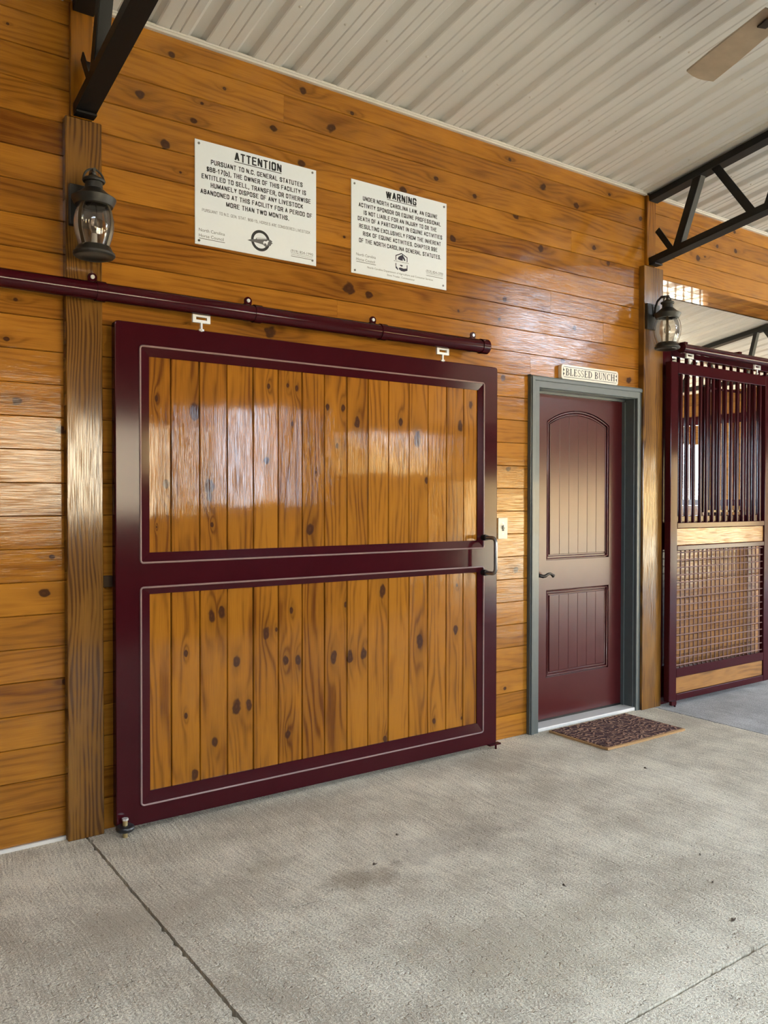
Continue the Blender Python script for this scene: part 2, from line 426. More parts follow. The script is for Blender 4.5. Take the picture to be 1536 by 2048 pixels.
O_ = [(.25, 1), (0, .86), (0, .14), (.25, 0), (.75, 0), (1, .14), (1, .86), (.75, 1), (.25, 1)]
GL = {'A': [[(0, 0), (.5, 1), (1, 0)], [(.2, .3), (.8, .3)]], 'B': [[(0, 0), (0, 1), (.6, 1), (.92, .88), (.92, .64), (.6, .53), (0, .53)], [(.6, .53), (1, .4), (1, .13), (.65, 0), (0, 0)]],
 'C': [[(1, .76), (.95, .9), (.7, 1), (.3, 1), (0, .86), (0, .14), (.3, 0), (.7, 0), (.95, .1), (1, .26)]], 'D': [[(0, 0), (0, 1), (.6, 1), (1, .84), (1, .16), (.6, 0), (0, 0)]],
 'E': [[(1, 1), (0, 1), (0, 0), (1, 0)], [(0, .53), (.85, .53)]], 'F': [[(1, 1), (0, 1), (0, 0)], [(0, .5), (.85, .5)]],
 'G': [[(1, .78), (.95, .9), (.7, 1), (.3, 1), (0, .86), (0, .14), (.3, 0), (.7, 0), (1, .12), (1, .4), (.6, .4)]], 'H': [[(0, 0), (0, 1)], [(1, 0), (1, 1)], [(0, .52), (1, .52)]],
 'I': [[(.5, 0), (.5, 1)]], 'J': [[(1, 1), (1, .14), (.75, 0), (.25, 0), (0, .14), (0, .3)]], 'K': [[(0, 0), (0, 1)], [(1, 1), (0, .4)], [(.32, .6), (1, 0)]], 'L': [[(0, 1), (0, 0), (1, 0)]],
 'M': [[(0, 0), (0, 1), (.5, .1), (1, 1), (1, 0)]], 'N': [[(0, 0), (0, 1), (1, 0), (1, 1)]], 'O': [O_], 'P': [[(0, 0), (0, 1), (.65, 1), (1, .87), (1, .58), (.65, .45), (0, .45)]],
 'Q': [O_, [(.6, .2), (1.05, -.05)]], 'R': [[(0, 0), (0, 1), (.65, 1), (1, .87), (1, .6), (.65, .48), (0, .48)], [(.6, .48), (1, 0)]],
 'S': [[(.96, .80), (.9, .92), (.7, 1), (.3, 1), (.04, .88), (.04, .68), (.25, .56), (.75, .44), (1, .32), (1, .12), (.72, 0), (.28, 0), (.08, .08), (0, .2)]], 'T': [[(0, 1), (1, 1)], [(.5, 1), (.5, 0)]],
 'U': [[(0, 1), (0, .14), (.25, 0), (.75, 0), (1, .14), (1, 1)]], 'V': [[(0, 1), (.5, 0), (1, 1)]], 'W': [[(0, 1), (.25, 0), (.5, .95), (.75, 0), (1, 1)]], 'X': [[(0, 0), (1, 1)], [(0, 1), (1, 0)]],
 'Y': [[(0, 1), (.5, .45), (1, 1)], [(.5, .45), (.5, 0)]], 'Z': [[(0, 1), (1, 1), (0, 0), (1, 0)]], '0': [O_], '1': [[(.1, .78), (.55, 1), (.55, 0)]],
 '5': [[(.95, 1), (.1, 1), (.05, .52), (.3, .62), (.75, .62), (1, .46), (1, .16), (.75, 0), (.25, 0), (0, .16)]], '6': [[(.98, .82), (.75, 1), (.25, 1), (0, .84), (0, .14), (.25, 0), (.75, 0), (1, .14), (1, .44), (.75, .58), (.2, .56), (0, .44)]],
 '7': [[(0, 1), (1, 1), (.35, 0)]], '8': [[(.25, 1), (.05, .88), (.05, .66), (.25, .54), (.75, .54), (.95, .66), (.95, .88), (.75, 1), (.25, 1)], [(.25, .54), (0, .4), (0, .14), (.25, 0), (.75, 0), (1, .14), (1, .4), (.75, .54)]],
 '9': [[(0, .16), (.25, 0), (.75, 0), (1, .14), (1, .86), (.75, 1), (.25, 1), (0, .86), (0, .56), (.25, .42), (.8, .44), (1, .56)]],
 '-': [[(0, .42), (1, .42)]], '.': [[(.5, -.02), (.5, .03)]], ',': [[(.6, .04), (.4, -.18)]], '(': [[(.9, 1.05), (.3, .8), (.3, .1), (.9, -.15)]], ')': [[(.1, 1.05), (.7, .8), (.7, .1), (.1, -.15)]],
 'b': [[(0, 1), (0, 0)], [(0, .1), (.3, 0), (.7, 0), (1, .14), (1, .5), (.7, .64), (.3, .64), (0, .54)]],
 '\u00a7': [[(1, .85), (.75, 1), (.25, 1), (0, .85), (.2, .7), (.9, .45), (1, .35), (.8, .25)], [(0, .15), (.25, 0), (.75, 0), (1, .15), (.8, .3), (.1, .55), (0, .65), (.2, .75)]]}
GW = {'I': .18, '.': .18, ',': .18, '(': .26, ')': .26, 'M': .66, 'W': .74, '-': .30, ' ': .22, '1': .36, '\u00a7': .42}
def stroke_text(b, txt, x0, x1, zb, cap, y, t):
    """condensed sans capitals drawn as strokes; t = stroke width in cap heights"""
    wd = [GW.get(c, .52) for c in txt]; gap = .11; tot = sum(wd) + gap * (len(txt) - 1); sx = (x1 - x0) / tot; x = 0
    for c, w_ in zip(txt, wd):
        for pl in GL.get(c, []):
            q = [Vector((x0 + (x + t * .5 + u * max(.001, w_ - t)) * sx, zb + (t * .5 + v * (1 - t)) * cap)) for u, v in pl]
            for i, (p, r) in enumerate(zip(q, q[1:])):
                d = (r - p)
                if d.length < 1e-7: continue
                d.normalize(); n_ = Vector((-d.y, d.x)); hw = t * .5 * (abs(n_.x) * sx + abs(n_.y) * cap); e = d * hw * (.95 if len(q) > 2 or 1 else 0)
                ea = e * (.55 if i > 0 else .0 if c in 'AVWMNYXK7' else 1.0); eb = e * (.55 if i < len(q) - 2 else .0 if c in 'AVWMNYXK7' else 1.0)
                b.face([(pt.x, y, pt.y) for pt in (p - ea + n_ * hw, p - ea - n_ * hw, r + eb - n_ * hw, r + eb + n_ * hw)])
        x += w_ + gap

# ------------------------------------------------------------------ setting: floor
floor = struct(B().box(X_L, X_R, Y_OPP - .3, 3.9, -.16, -.035).done('floor', M_slabedge))
def slab(x0, x1, y0, y1, jag, mat):
    """concrete slab with slightly ragged arrises"""
    g = .004; pts = []
    def edge(pa, pb, n, inward, amt):
        for i in range(n):
            t = i / n; d = 0
            if amt: d = abs(random.gauss(0, amt)) + (random.uniform(.006, .016) if random.random() < .05 else 0)
            pts.append((pa[0] + (pb[0] - pa[0]) * t + inward[0] * d, pa[1] + (pb[1] - pa[1]) * t + inward[1] * d))
    n = lambda L: max(2, int(L / .018)) if jag else 2
    edge((x0 + g, y0 + g), (x1 - g, y0 + g), n(x1 - x0), (0, 1), .0014 * jag)
    edge((x1 - g, y0 + g), (x1 - g, y1 - g), n(y1 - y0), (-1, 0), .0014 * jag)
    edge((x1 - g, y1 - g), (x0 + g, y1 - g), n(x1 - x0), (0, -1), .0014 * jag)
    edge((x0 + g, y1 - g), (x0 + g, y0 + g), n(y1 - y0), (1, 0), .0014 * jag)
    b = B(); bm = b.bm
    top = [bm.verts.new((x, y, 0)) for x, y in pts]; bot = [bm.verts.new((x, y, -.035)) for x, y in pts]
    N = len(pts); q = .03
    inn = [bm.verts.new((min(max(x, x0 + q), x1 - q), min(max(y, y0 + q), y1 - q), 0)) for x, y in pts]
    for i in range(N):
        j = (i + 1) % N
        if (inn[i].co - inn[j].co).length < 1e-6: bm.faces.new((top[i], top[j], inn[i]))
        else: bm.faces.new((top[i], top[j], inn[j], inn[i]))
    b.face([(x0 + q, y0 + q, 0), (x1 - q, y0 + q, 0), (x1 - q, y1 - q, 0), (x0 + q, y1 - q, 0)])
    for i in range(N): bm.faces.new((top[i], bot[i], bot[(i + 1) % N], top[(i + 1) % N]))
    return b.done('slab', mat, floor)
JX = [X_L, .959, 4.691, 8.42, X_R]; JY = [Y_OPP - .3, -2.105, 3.9]
for i in range(4):
    for j in range(2): slab(JX[i], JX[i + 1], JY[j], JY[j + 1], 1.0 if i < 3 else 0, M_conc if i < 2 else M_conc2)
hb = B(); g = []
for i in range(15):     # unseen rise, added so the entry door reflects warm ground
    row = []
    for j in range(9):
        x = -50 + i * 10; y = -14 - j * 6; u = j / 8
        row.append(hb.bm.verts.new((x, y, -.2 + 8.0 * (u * u * (3 - 2 * u)) * (1 + .25 * math.sin(i * 1.3)) * min(1.0, max(.06, (x - 32) / 14)))))
    g.append(row)
for i in range(14):
    for j in range(8): hb.bm.faces.new((g[i][j], g[i + 1][j], g[i + 1][j + 1], g[i][j + 1]))
struct(hb.done('added_hill', plain('added_hill_golden', (.44, .31, .135), .95, 0, .2, 0, .25, .5), None, True))
ground = struct(B().box(-60, 70, -70, 60, -.4, -.161).done('ground', M_ground))

# unseen cream outbuilding, added as a sunlit reflector for the glossy wall boards
ob = B(); ob.box(.6, 6.4, -20, -14, -.16, 3.4)
ob.prism([(.3, 3.4), (6.7, 3.4), (3.5, 5.2)], -13.7, -20.3)
struct(ob.done('added_outbuilding', plain('cream_reflector_siding', (.66, .58, .44), .7, 0, .3, 0, .08, 2)))

# ------------------------------------------------------------------ setting: boarded wall
KW = [(1.205, 3.131, .0213), (1.345, 3.344, .0174), (1.595, 3.267, .009), (1.486, 3.17, .0089), (1.446, 3.084, .0155), (1.319, 2.944, .0239), (1.385, 2.84, .0066), (2.005, 3.377, .0216), (2.287, 3.34, .0125), (2.163, 3.233, .027), (1.845, 3.153, .0188), (1.996, 3.022, .0216), (2.61, 3.029, .0209), (2.833, 3.134, .0161), (3.11, 3.098, .0167), (2.95, 2.835, .0219), (2.24, 2.713, .0075), (2.395, 2.445, .023), (2.991, 2.442, .011), (2.267, 2.462, .0351), (1.825, 2.187, .0307), (3.378, 3.366, .0144), (3.65, 3.269, .0267), (4.253, 3.352, .0127), (3.947, 3.217, .0246), (3.432, 3.053, .0232), (4.173, 3.114, .0189), (4.504, 3.147, .0131), (4.565, 3.26, .0197), (3.635, 2.897, .0238), (4.108, 2.986, .0188), (4.245, 2.914, .0191), (3.339, 2.557, .0173), (3.931, 2.459, .0185), (3.3, 2.434, .0115), (3.83, 2.246, .0214), (4.457, 2.181, .0262), (3.329, 2.104, .0231), (.709, 1.788, .0198), (.67, 2.027, .0118), (.874, 1.682, .0183), (.703, 2.186, .0118), (.836, 1.163, .0122), (.805, 1.018, .0202), (.888, .648, .0144), (.681, 3.258, .0058), (3.375, 1.576, .0204), (3.439, .986, .0206), (3.352, .295, .0117), (5.204, 3.107, .0246), (5.288, 3.129, .0106), (5.667, 3.237, .0184), (5.439, 3.23, .018), (5.652, 3.378, .0183)]
PITCH, H_W = .133, 3.435
wall_back = struct(B().box(X_L, 3.56, .020, .10, 0, H_W + .02).box(3.56, 4.56, .020, .10, 2.13, H_W + .02).box(4.56, 4.77, .020, .10, 0, H_W + .02).done('wall_back', M_dark))
TONE = {3: -.06, 21: .30, 20: .02, 16: -.05, 17: -.02, 18: .10, 19: .14, 12: .02, 13: .0, 1: .06, 0: .0}
TONE_L = {21: .55, 16: .22, 15: -.02, 1: .12, 4: .1, 5: .08}
def boards(x0, x1, z_from, z_to, tones, parent, mat=M_board, splits=None):
    k = int(round(z_from / PITCH))
    while k * PITCH < z_to - .01:
        c0, c1 = max(k * PITCH, z_from) + .0006, min((k + 1) * PITCH, z_to) - .0006
        cuts = [x0] + [s_ for s_ in (splits or {}).get(k, []) if x0 < s_ < x1] + [x1]
        for a, b in zip(cuts, cuts[1:]):
            board_profile_obj('board', 'x', a + .0005, b - .0005, c0, c1, 0.0, .019, mat, parent, KW, tones.get(k, 0) + random.uniform(-.06, .06))
        k += 1
boards(-3.0, .958, .012, H_W, TONE_L, wall_back)
boards(.958, 3.575, .0, 16 * PITCH, TONE, wall_back)
boards(.958, 4.652, 16 * PITCH, H_W, TONE, wall_back, splits={19: [3.72], 18: [3.45, 4.2], 17: [2.2], 16: [3.55], 22: [3.9], 24: [1.9], 21: [2.9]})
struct(B().box(-3.0, .89, -.012, .0, .0, .014).done('trim_1', M_trimmetal))

# header over the stall front
wall_header = struct(B().box(4.70, 9.5, .020, .28, 2.91, 3.38).done('wall_right', M_dark))
for k in (21, 22, 23, 24, 25):
    c0 = max(2.895, k * PITCH) + .0006; c1 = min(H_W, (k + 1) * PITCH) - .0006
    board_profile_obj('board', 'x', 4.69, 9.5, c0, c1, 0.0, .019, M_board, wall_header, KW, random.uniform(-.15, .02))
for j in range(3):
    B().box(4.71, 9.5, .002 + j * .1, .099 + j * .1, 2.893, 2.909, .002).done('soffit_board', M_soffit, wall_header)
B().box(4.70, 9.5, .281, .30, 2.893, 3.35).done('back_board', M_farwood, wall_header)

# opposite wall, ends, stall walls
def wall_cells(name, mat, u0, u1, z0, z1, opens, mk):
    us = sorted({u0, u1, *[o[0] for o in opens], *[o[1] for o in opens]}); zs = sorted({z0, z1, *[o[2] for o in opens], *[o[3] for o in opens]})
    b = B()
    for a, c in zip(us, us[1:]):
        for d, e in zip(zs, zs[1:]):
            m, n = (a + c) / 2, (d + e) / 2
            if not any(o[0] < m < o[1] and o[2] < n < o[3] for o in opens): b.box(*mk(a, c), d, e)
    return struct(b.done(name, mat))
SL = .158
wall_cells('wall_front', M_farwood, X_L, X_R, 0, 4.35, OPP_OPEN, lambda a, c: (a, c, Y_OPP - .12, Y_OPP))
wall_cells('wall_end', M_farwood, Y_OPP, 3.85, 0, 4.35, END_OPEN, lambda a, c: (X_R, X_R + .12, a, c))
wall_cells('wall_left', M_farwood, Y_OPP, 3.85, 0, 4.35, [], lambda a, c: (X_L - .12, X_L, a, c))
wall_cells('wall_stall_back', M_stallwood, 4.77, X_R, 0, 2.9, STALL_BACK, lambda a, c: (a, c, 3.72, 3.84))
wall_cells('wall_stall_side', M_stallwood, .10, 3.72, 0, 2.9, [], lambda a, c: (4.66, 4.76, a, c))

# far stall partition seen through the bars: boarded below, barred opening, boarded band above
part_ = struct(empty('wall_partition', (8.55, 2.0, 0)))
for k in range(10): B().box(8.5, 8.54, .35, 3.7, k * .133 + .001, k * .133 + .132, .003).done('board', M_stallwood, part_)
for k in range(2): B().box(8.5, 8.54, .35, 3.7, 2.36 + k * .133, 2.36 + k * .133 + .132, .003).done('board', M_stallwood, part_)
B().box(8.5, 8.55, .35, 3.7, 2.26, 2.36).box(8.5, 8.55, .35, 3.7, 1.33, 1.40).done('rail', M_burg, part_)
for k in range(30):
    y = .45 + k * .11
    if y < 3.65: B().tube([(8.52, y, 1.38), (8.52, y, 2.28)], .011, 8).done('bar', M_burg, part_, True)

# ------------------------------------------------------------------ ceiling of ribbed metal sheets
cb = B()
for (a, c) in ((X_L, -1.4), (.4, 7.4), (10.4, X_R)): cb.box(a, c, Y_OPP, 3.9, 4.45, 4.5)
for (a, c, d, e) in ADDED_ROOF_OPEN: cb.box(a, c, e, 3.9, 4.45, 4.5).box(a, c, Y_OPP, d, 4.45, 4.5)
ceiling = struct(cb.done('ceiling', M_ceil))
def cz(y): return H_W - SL * y
RIB0, RP = 2.418, .2286
PROF = [(0.0, 0.0), (.050, 0.0), (.055, .005), (.060, 0.0), (.094, 0.0), (.099, .005), (.104, 0.0), (.136, 0.0), (.160, .024), (.206, .024), (.222, .003)]
i0 = int((X_L - RIB0) / RP) - 1
n_ribs = int((X_R - X_L) / RP)
sheet_w = 4
k = i0
while RIB0 + k * RP < X_R - .5:
    b = B(); pts = []
    for j in range(sheet_w):
        for (u, h) in PROF: pts.append((RIB0 + (k + j) * RP + u, h))
    pts.append((RIB0 + (k + sheet_w) * RP + .004, .0))
    xm = RIB0 + (k + 2) * RP; yend = -3.4 if any(q[0] - .3 < xm < q[1] + .3 for q in ADDED_ROOF_OPEN) else Y_OPP
    ys_ = [3.9 - 3.9 * q / 8 for q in range(8)] + [yend * q / 12 for q in range(13)]
    for (ya, yb) in zip(ys_, ys_[1:]):
        va = [b.bm.verts.new((x, ya, cz(ya) + h)) for x, h in pts]; vb = [b.bm.verts.new((x, yb, cz(yb) + h)) for x, h in pts]
        for i in range(len(pts) - 1): b.bm.faces.new((va[i], va[i + 1], vb[i + 1], vb[i]))
    bmesh.ops.remove_doubles(b.bm, verts=b.bm.verts, dist=1e-5)
    b.done('metal_sheet', M_ceil, ceiling)
    k += sheet_w
b = B()
for i in range(-14, 30):
    for y in (-.405, -1.036, -1.667, -2.30, .22, .85, 1.5):
        x = RIB0 + i * RP + .029
        b.lathe([(0, -.006), (.004, -.0055), (.0065, -.003), (.008, 0)], x, y, cz(y), 8)
scr = b.done('screw', M_trimmetal, ceiling, True); scr['kind'] = 'stuff'
def trim_strip(name, x0, x1):
    b = B(); b.beam((x0, -.008, H_W - .004), (x1, -.008, H_W - .004), (0, .010, 0), (0, 0, .012))
    b.beam((x0, -.020, H_W - .002), (x1, -.020, H_W - .002), (0, .004, 0), (0, 0, .004)); struct(b.done(name, M_trimmetal))
trim_strip('trim_2', -3.0, .89); trim_strip('trim_3', 1.005, 4.61); trim_strip('trim_4', 4.71, 9.5)
b = B(); b.beam((4.585, 0, cz(0) - .004), (4.585, Y_OPP, cz(Y_OPP) - .004), (.022, 0, 0), (0, 0, .006)); struct(b.done('trim_5', M_trimmetal))

# ------------------------------------------------------------------ posts
def post(label, x0, x1, xs0, xs1):
    t = thing('wooden_post', label, 'post', ((x0 + x1) / 2, -.02, 0))
    B().box(x0, x1, -.045, .0, 0, 2.942, .003).done('face_board', M_post, t)
    B().box(xs0, xs1, -.024, .0, 2.955, H_W - .02, .003).done('upper_strip', M_plank, t)
    return t
post('wooden wall post with bold grain between the long wall and the sliding door', .884, 1.029, .912, 1.0)
p2 = post('wooden wall post between the grey door frame and the stall front', 4.551, 4.752, 4.605, 4.695)

# ------------------------------------------------------------------ roof trusses of black steel
def truss(x, label, y_wall, y_end, first):
    t = thing('roof_truss', label, 'truss', (x, y_wall, 2.95), 'black steel roof trusses')
    def zb(y): return 2.962 - SL * y
    def zt(y): return H_W - .022 - SL * y
    d = Vector((0, -1, SL)).normalized(); nrm = Vector((0, SL, 1)).normalized()
    b = B(); b.beam((x, y_wall, zb(y_wall) + .018), (x, y_end, zb(y_end) + .018), (.041, 0, 0), nrm * .021); b.done('bottom_chord', M_black, t)
    b = B(); b.beam((x, y_wall, zt(y_wall) - .018), (x, y_end, zt(y_end) - .018), (.041, 0, 0), nrm * .021); b.done('top_chord', M_black, t)
    def web(y0, z0, y1, z1, w_=.024):
        p0, p1 = Vector((x, y0, z0)), Vector((x, y1, z1)); dd = (p1 - p0).normalized(); s_ = dd.cross(Vector((1, 0, 0)))
        b = B(); b.beam(p0, p1, (w_, 0, 0), s_ * .003); b.beam(p0 + Vector((-w_, 0, 0)) + s_ * w_, p1 + Vector((-w_, 0, 0)) + s_ * w_, (.003, 0, 0), s_ * w_); b.done('web', M_black, t)
    y = first
    sgn = -1 if y_end < y_wall else 1
    web(y_wall + sgn * .035 + 0, zb(y_wall) + .205, y_wall + sgn * .15, zb(y_wall + sgn * .15) + .02, .018)
    y = y_wall + sgn * .22
    while (y_end - y) * sgn > .5:
        web(y, zb(y) + .02, y + sgn * .16, zt(y + sgn * .16) - .02)
        web(y + sgn * .22, zt(y + sgn * .22) - .02, y + sgn * .48, zb(y + sgn * .48) + .02)
        y += sgn * .62
    B().box(x - .04, x + .04, min(y_wall, y_wall + sgn * .05), max(y_wall, y_wall + sgn * .05), zb(y_wall) - .010, zb(y_wall) - .002).done('bearing_plate', M_black, t)
    return t
truss(.962, 'black steel roof truss resting on the post above the dark lantern near the sliding door', -.025, Y_OPP + .3, 0)
truss(4.662, 'black steel roof truss resting on the post by the grey door frame', -.025, Y_OPP + .3, 0)
# stall truss: runs down towards the eave
t3 = thing('roof_truss', 'small black truss under the pale ceiling inside the stall', 'truss', (8.3, .35, 3.1), 'black steel roof trusses')
d3 = Vector((0, SL, 1)).normalized()
def z3(y): return H_W - .03 - SL * y
B().beam((8.3, .32, z3(.32)), (8.3, 3.7, z3(3.7)), (.045, 0, 0), d3 * .022).done('top_chord', M_black, t3)
B().beam((8.3, .32, 2.72), (8.3, 3.7, 2.60), (.04, 0, 0), (0, 0, .02)).done('bottom_chord', M_black, t3)
for (ya, za, yb, zb_) in ((1.38, z3(1.38), 1.50, 2.70), (1.30, z3(1.30), .95, 2.70), (2.0, z3(2.0), 1.86, 2.68), (2.05, z3(2.05), 2.3, 2.66), (.9, 2.7, .75, z3(.75))):
    p0, p1 = Vector((8.3, ya, za)), Vector((8.3, yb, zb_)); s_ = (p1 - p0).normalized().cross(Vector((1, 0, 0)))
    B().beam(p0, p1, (.024, 0, 0), s_ * .02).done('web', M_black, t3)

# ------------------------------------------------------------------ sliding barn door
DX0, DX1, DZ0, DZ1, DY = 1.066, 3.190, .030, 2.131, -.100
door = thing('sliding_barn_door', 'wide sliding barn door of amber pine planks in a burgundy steel frame', 'door', ((DX0 + DX1) / 2, -.08, 0))
YB = -.055
LX0, LX1 = 1.167, 3.092            # lip outer
PX0, PX1 = 1.208, 3.053            # plank opening
UP = (1.130, 2.040, 1.172, 1.999); LO = (.106, 1.026, .159, .996)
plate('frame', [rrect(DX0, DX1, DZ0, DZ1, .012), rect(LX0, LX1, UP[0], UP[1]), rect(LX0, LX1, LO[0], LO[1])], (DY + YB) / 2, (YB - DY) / 2, .004, M_burg, door)
B().box(DX0 + .02, DX1 - .02, YB, YB + .01, DZ0 + .02, DZ1 - .02).done('back_sheet', M_burg, door)
KD = [(1.242, 1.824, .0106), (1.413, 1.777, .0306), (1.283, 1.463, .015), (1.773, 1.92, .0092), (1.873, 1.932, .0094), (1.921, 1.922, .0118), (1.897, 1.753, .0071), (1.764, 1.577, .0162), (1.479, 1.456, .0266), (1.484, 1.41, .0177), (1.241, 1.279, .0043), (1.994, 1.256, .024), (1.493, 1.286, .0089), (2.092, 1.845, .0121), (2.181, 1.844, .0147), (2.146, 1.659, .0122), (2.263, 1.78, .0198), (2.639, 1.719, .0287), (3.008, 1.92, .0164), (2.933, 1.794, .0217), (2.699, 1.498, .0132), (2.027, 1.527, .0072), (2.531, 1.794, .0154), (1.49, .881, .02), (1.538, .888, .0202), (1.371, .727, .0109), (1.611, .666, .0182), (1.759, .776, .0209), (1.811, .79, .0094), (1.892, .872, .0118), (1.86, .641, .0165), (1.926, .634, .0167), (1.37, .453, .0088), (1.61, .46, .025), (1.671, .457, .0184), (1.506, .318, .0179), (1.872, .29, .0166), (1.409, .184, .0199), (2.418, .93, .023), (2.196, .88, .0124), (2.303, .623, .0226), (2.223, .618, .0224), (2.658, .65, .0264), (2.905, .691, .0191), (2.913, .934, .0082), (2.757, .216, .0134), (2.436, .172, .0129), (2.124, .629, .0221), (2.948, .204, .0083)]
EX = [1.200, 1.305, 1.436, 1.566, 1.695, 1.823, 1.951, 2.075, 2.204, 2.329, 2.455, 2.586, 2.711, 2.837, 2.957, 3.061]
for (z0, z1) in ((UP[2] - .008, UP[3] + .008), (LO[2] - .008, LO[3] + .008)):
    for a, c in zip(EX, EX[1:]):
        board_profile_obj('plank', 'z', z0, z1, a + .0012, c - .0012, -.0862, .022, M_plank, door, KD, random.uniform(-.1, .06), ch=.003, tilt=.0014)
for (a, bz, c, d) in (UP, LO):
    b = B()
    o_ = [(LX0, a), (LX1, a), (LX1, bz), (LX0, bz)]; i_ = [(PX0, c), (PX1, c), (PX1, d), (PX0, d)]
    vo = [b.bm.verts.new((x, DY - .001, z)) for x, z in o_]; vi = [b.bm.verts.new((x, -.0925, z)) for x, z in i_]; vb = [b.bm.verts.new((x, -.0855, z)) for x, z in i_]
    for q in range(4):
        r_ = (q + 1) % 4; b.bm.faces.new((vo[q], vo[r_], vi[r_], vi[q])); b.bm.faces.new((vi[q], vi[r_], vb[r_], vb[q]))
    b.done('retaining_lip', M_burg, door)
    e = .004; R_ = .012; path = []
    for (cx, cz_, a0) in ((LX1 - R_, bz - R_, 0), (LX0 + R_, bz - R_, 90), (LX0 + R_, a + R_, 180), (LX1 - R_, a + R_, 270)):
        for q in range(5):
            an = math.radians(a0 + q * 22.5); path.append((cx + R_ * math.cos(an), DY - .0015, cz_ + R_ * math.sin(an)))
    B().tube(path, .0042, 8, closed=True).done('bead', M_bead, door, True)
# handle
hx, z_a, z_b = 3.088, 1.188, .994
def arc(c, r, a0, a1, n, f):
    return [f(c[0] + r * math.cos(math.radians(a0 + (a1 - a0) * i / n)), c[1] + r * math.sin(math.radians(a0 + (a1 - a0) * i / n))) for i in range(n + 1)]
f = lambda y, z: (hx, y, z)
pts = [(hx, DY, z_a)] + arc((DY - .075, z_a - .028), .028, 90, 180, 6, f) + arc((DY - .075, z_b + .028), .028, 180, 270, 6, f) + [(hx, DY, z_b)]
ph_ = B().tube(pts, .0105, 14).done('pull_handle', M_handle, door, True)
for z in (z_a, z_b): B().tube([(hx, DY + .001, z), (hx, DY - .03, z)], .0165, 14).done('handle_mount', M_black, ph_, True)
def hanger(parent, x, ztop, y):
    """trolley bracket: small slotted white frame on a bolt"""
    w_, h_ = .040, .026; zc = ztop + .052
    hb_ = plate('hanger_bracket', [rect(x - w_, x + w_, zc - h_ * .62, zc + h_ * .62), rect(x - w_ + .014, x + w_ - .014, zc - .005, zc + .009)], y, .006, .001, M_white_clip, parent)
    b = B(); b.tube([(x, y, ztop - .002), (x, y, zc - .006)], .0065, 10); b.tube([(x, y, ztop), (x, y, ztop + .008)], .013, 6); b.done('hanger_bolt', M_zinc, hb_, True)
hanger(door, 1.438, DZ1, -.10); hanger(door, 2.796, DZ1, -.10)
# keeper lug at the lower corner
b = B(); b.box(DX1 - .06, DX1 + .022, DY - .018, DY + .012, .022, .030); b.tube([(DX1 - .012, DY - .012, .026), (DX1 - .012, DY - .012, .0)], .006, 8); b.done('floor_lug', M_burg, door)

# ------------------------------------------------------------------ round track rails
def rail(label, x0, x1, z, y, r, brackets, group=None):
    t = thing('track_rail', label, 'rail', (x0, y, z), 'round door track rails')
    b = B(); b.tube([(x0, y, z), (x1, y, z)], r, 24); b.done('pipe', M_burg, t, True)
    for bx in brackets:
        br = B(); br.tube([(bx - .004, y, z), (bx + .034, y, z)], r + .004, 24)
        yw = -.0475 if bx < 1.1 else -.003
        br.box(bx + .002, bx + .028, y, yw, z - .012, z + .012)
        br.done('bracket', M_burg, t, True)
        tab = B(); tab.tube([(bx + .004, -.054, z + .070), (bx + .004, -.0475, z + .070)], .019, 16); tab.box(bx - .014, bx + .022, -.052, -.0475, z + .01, z + .068); tab.box(bx - .012, bx + .02, -.0476, yw, z + .03, z + .06)
        tb = tab.done('bracket_tab', M_burg, t, True)
        B().tube([(bx + .004, -.054, z + .071), (bx + .004, -.059, z + .071)], .0085, 10).done('bolt_head', M_zinc, tb, True)
    return t
RZ, RY, RR = 2.236, -.118, .0365
t = rail('long burgundy track rail above the wide sliding barn door', -3.0, 3.085, RZ, RY, RR, [.983, 1.682, 2.376, 3.048])
B().tube([(3.083, RY, RZ), (3.092, RY, RZ), (3.098, RY, RZ)], [RR + .004, RR + .004, RR * .8], 24).done('end_cap', M_burg, t, True)

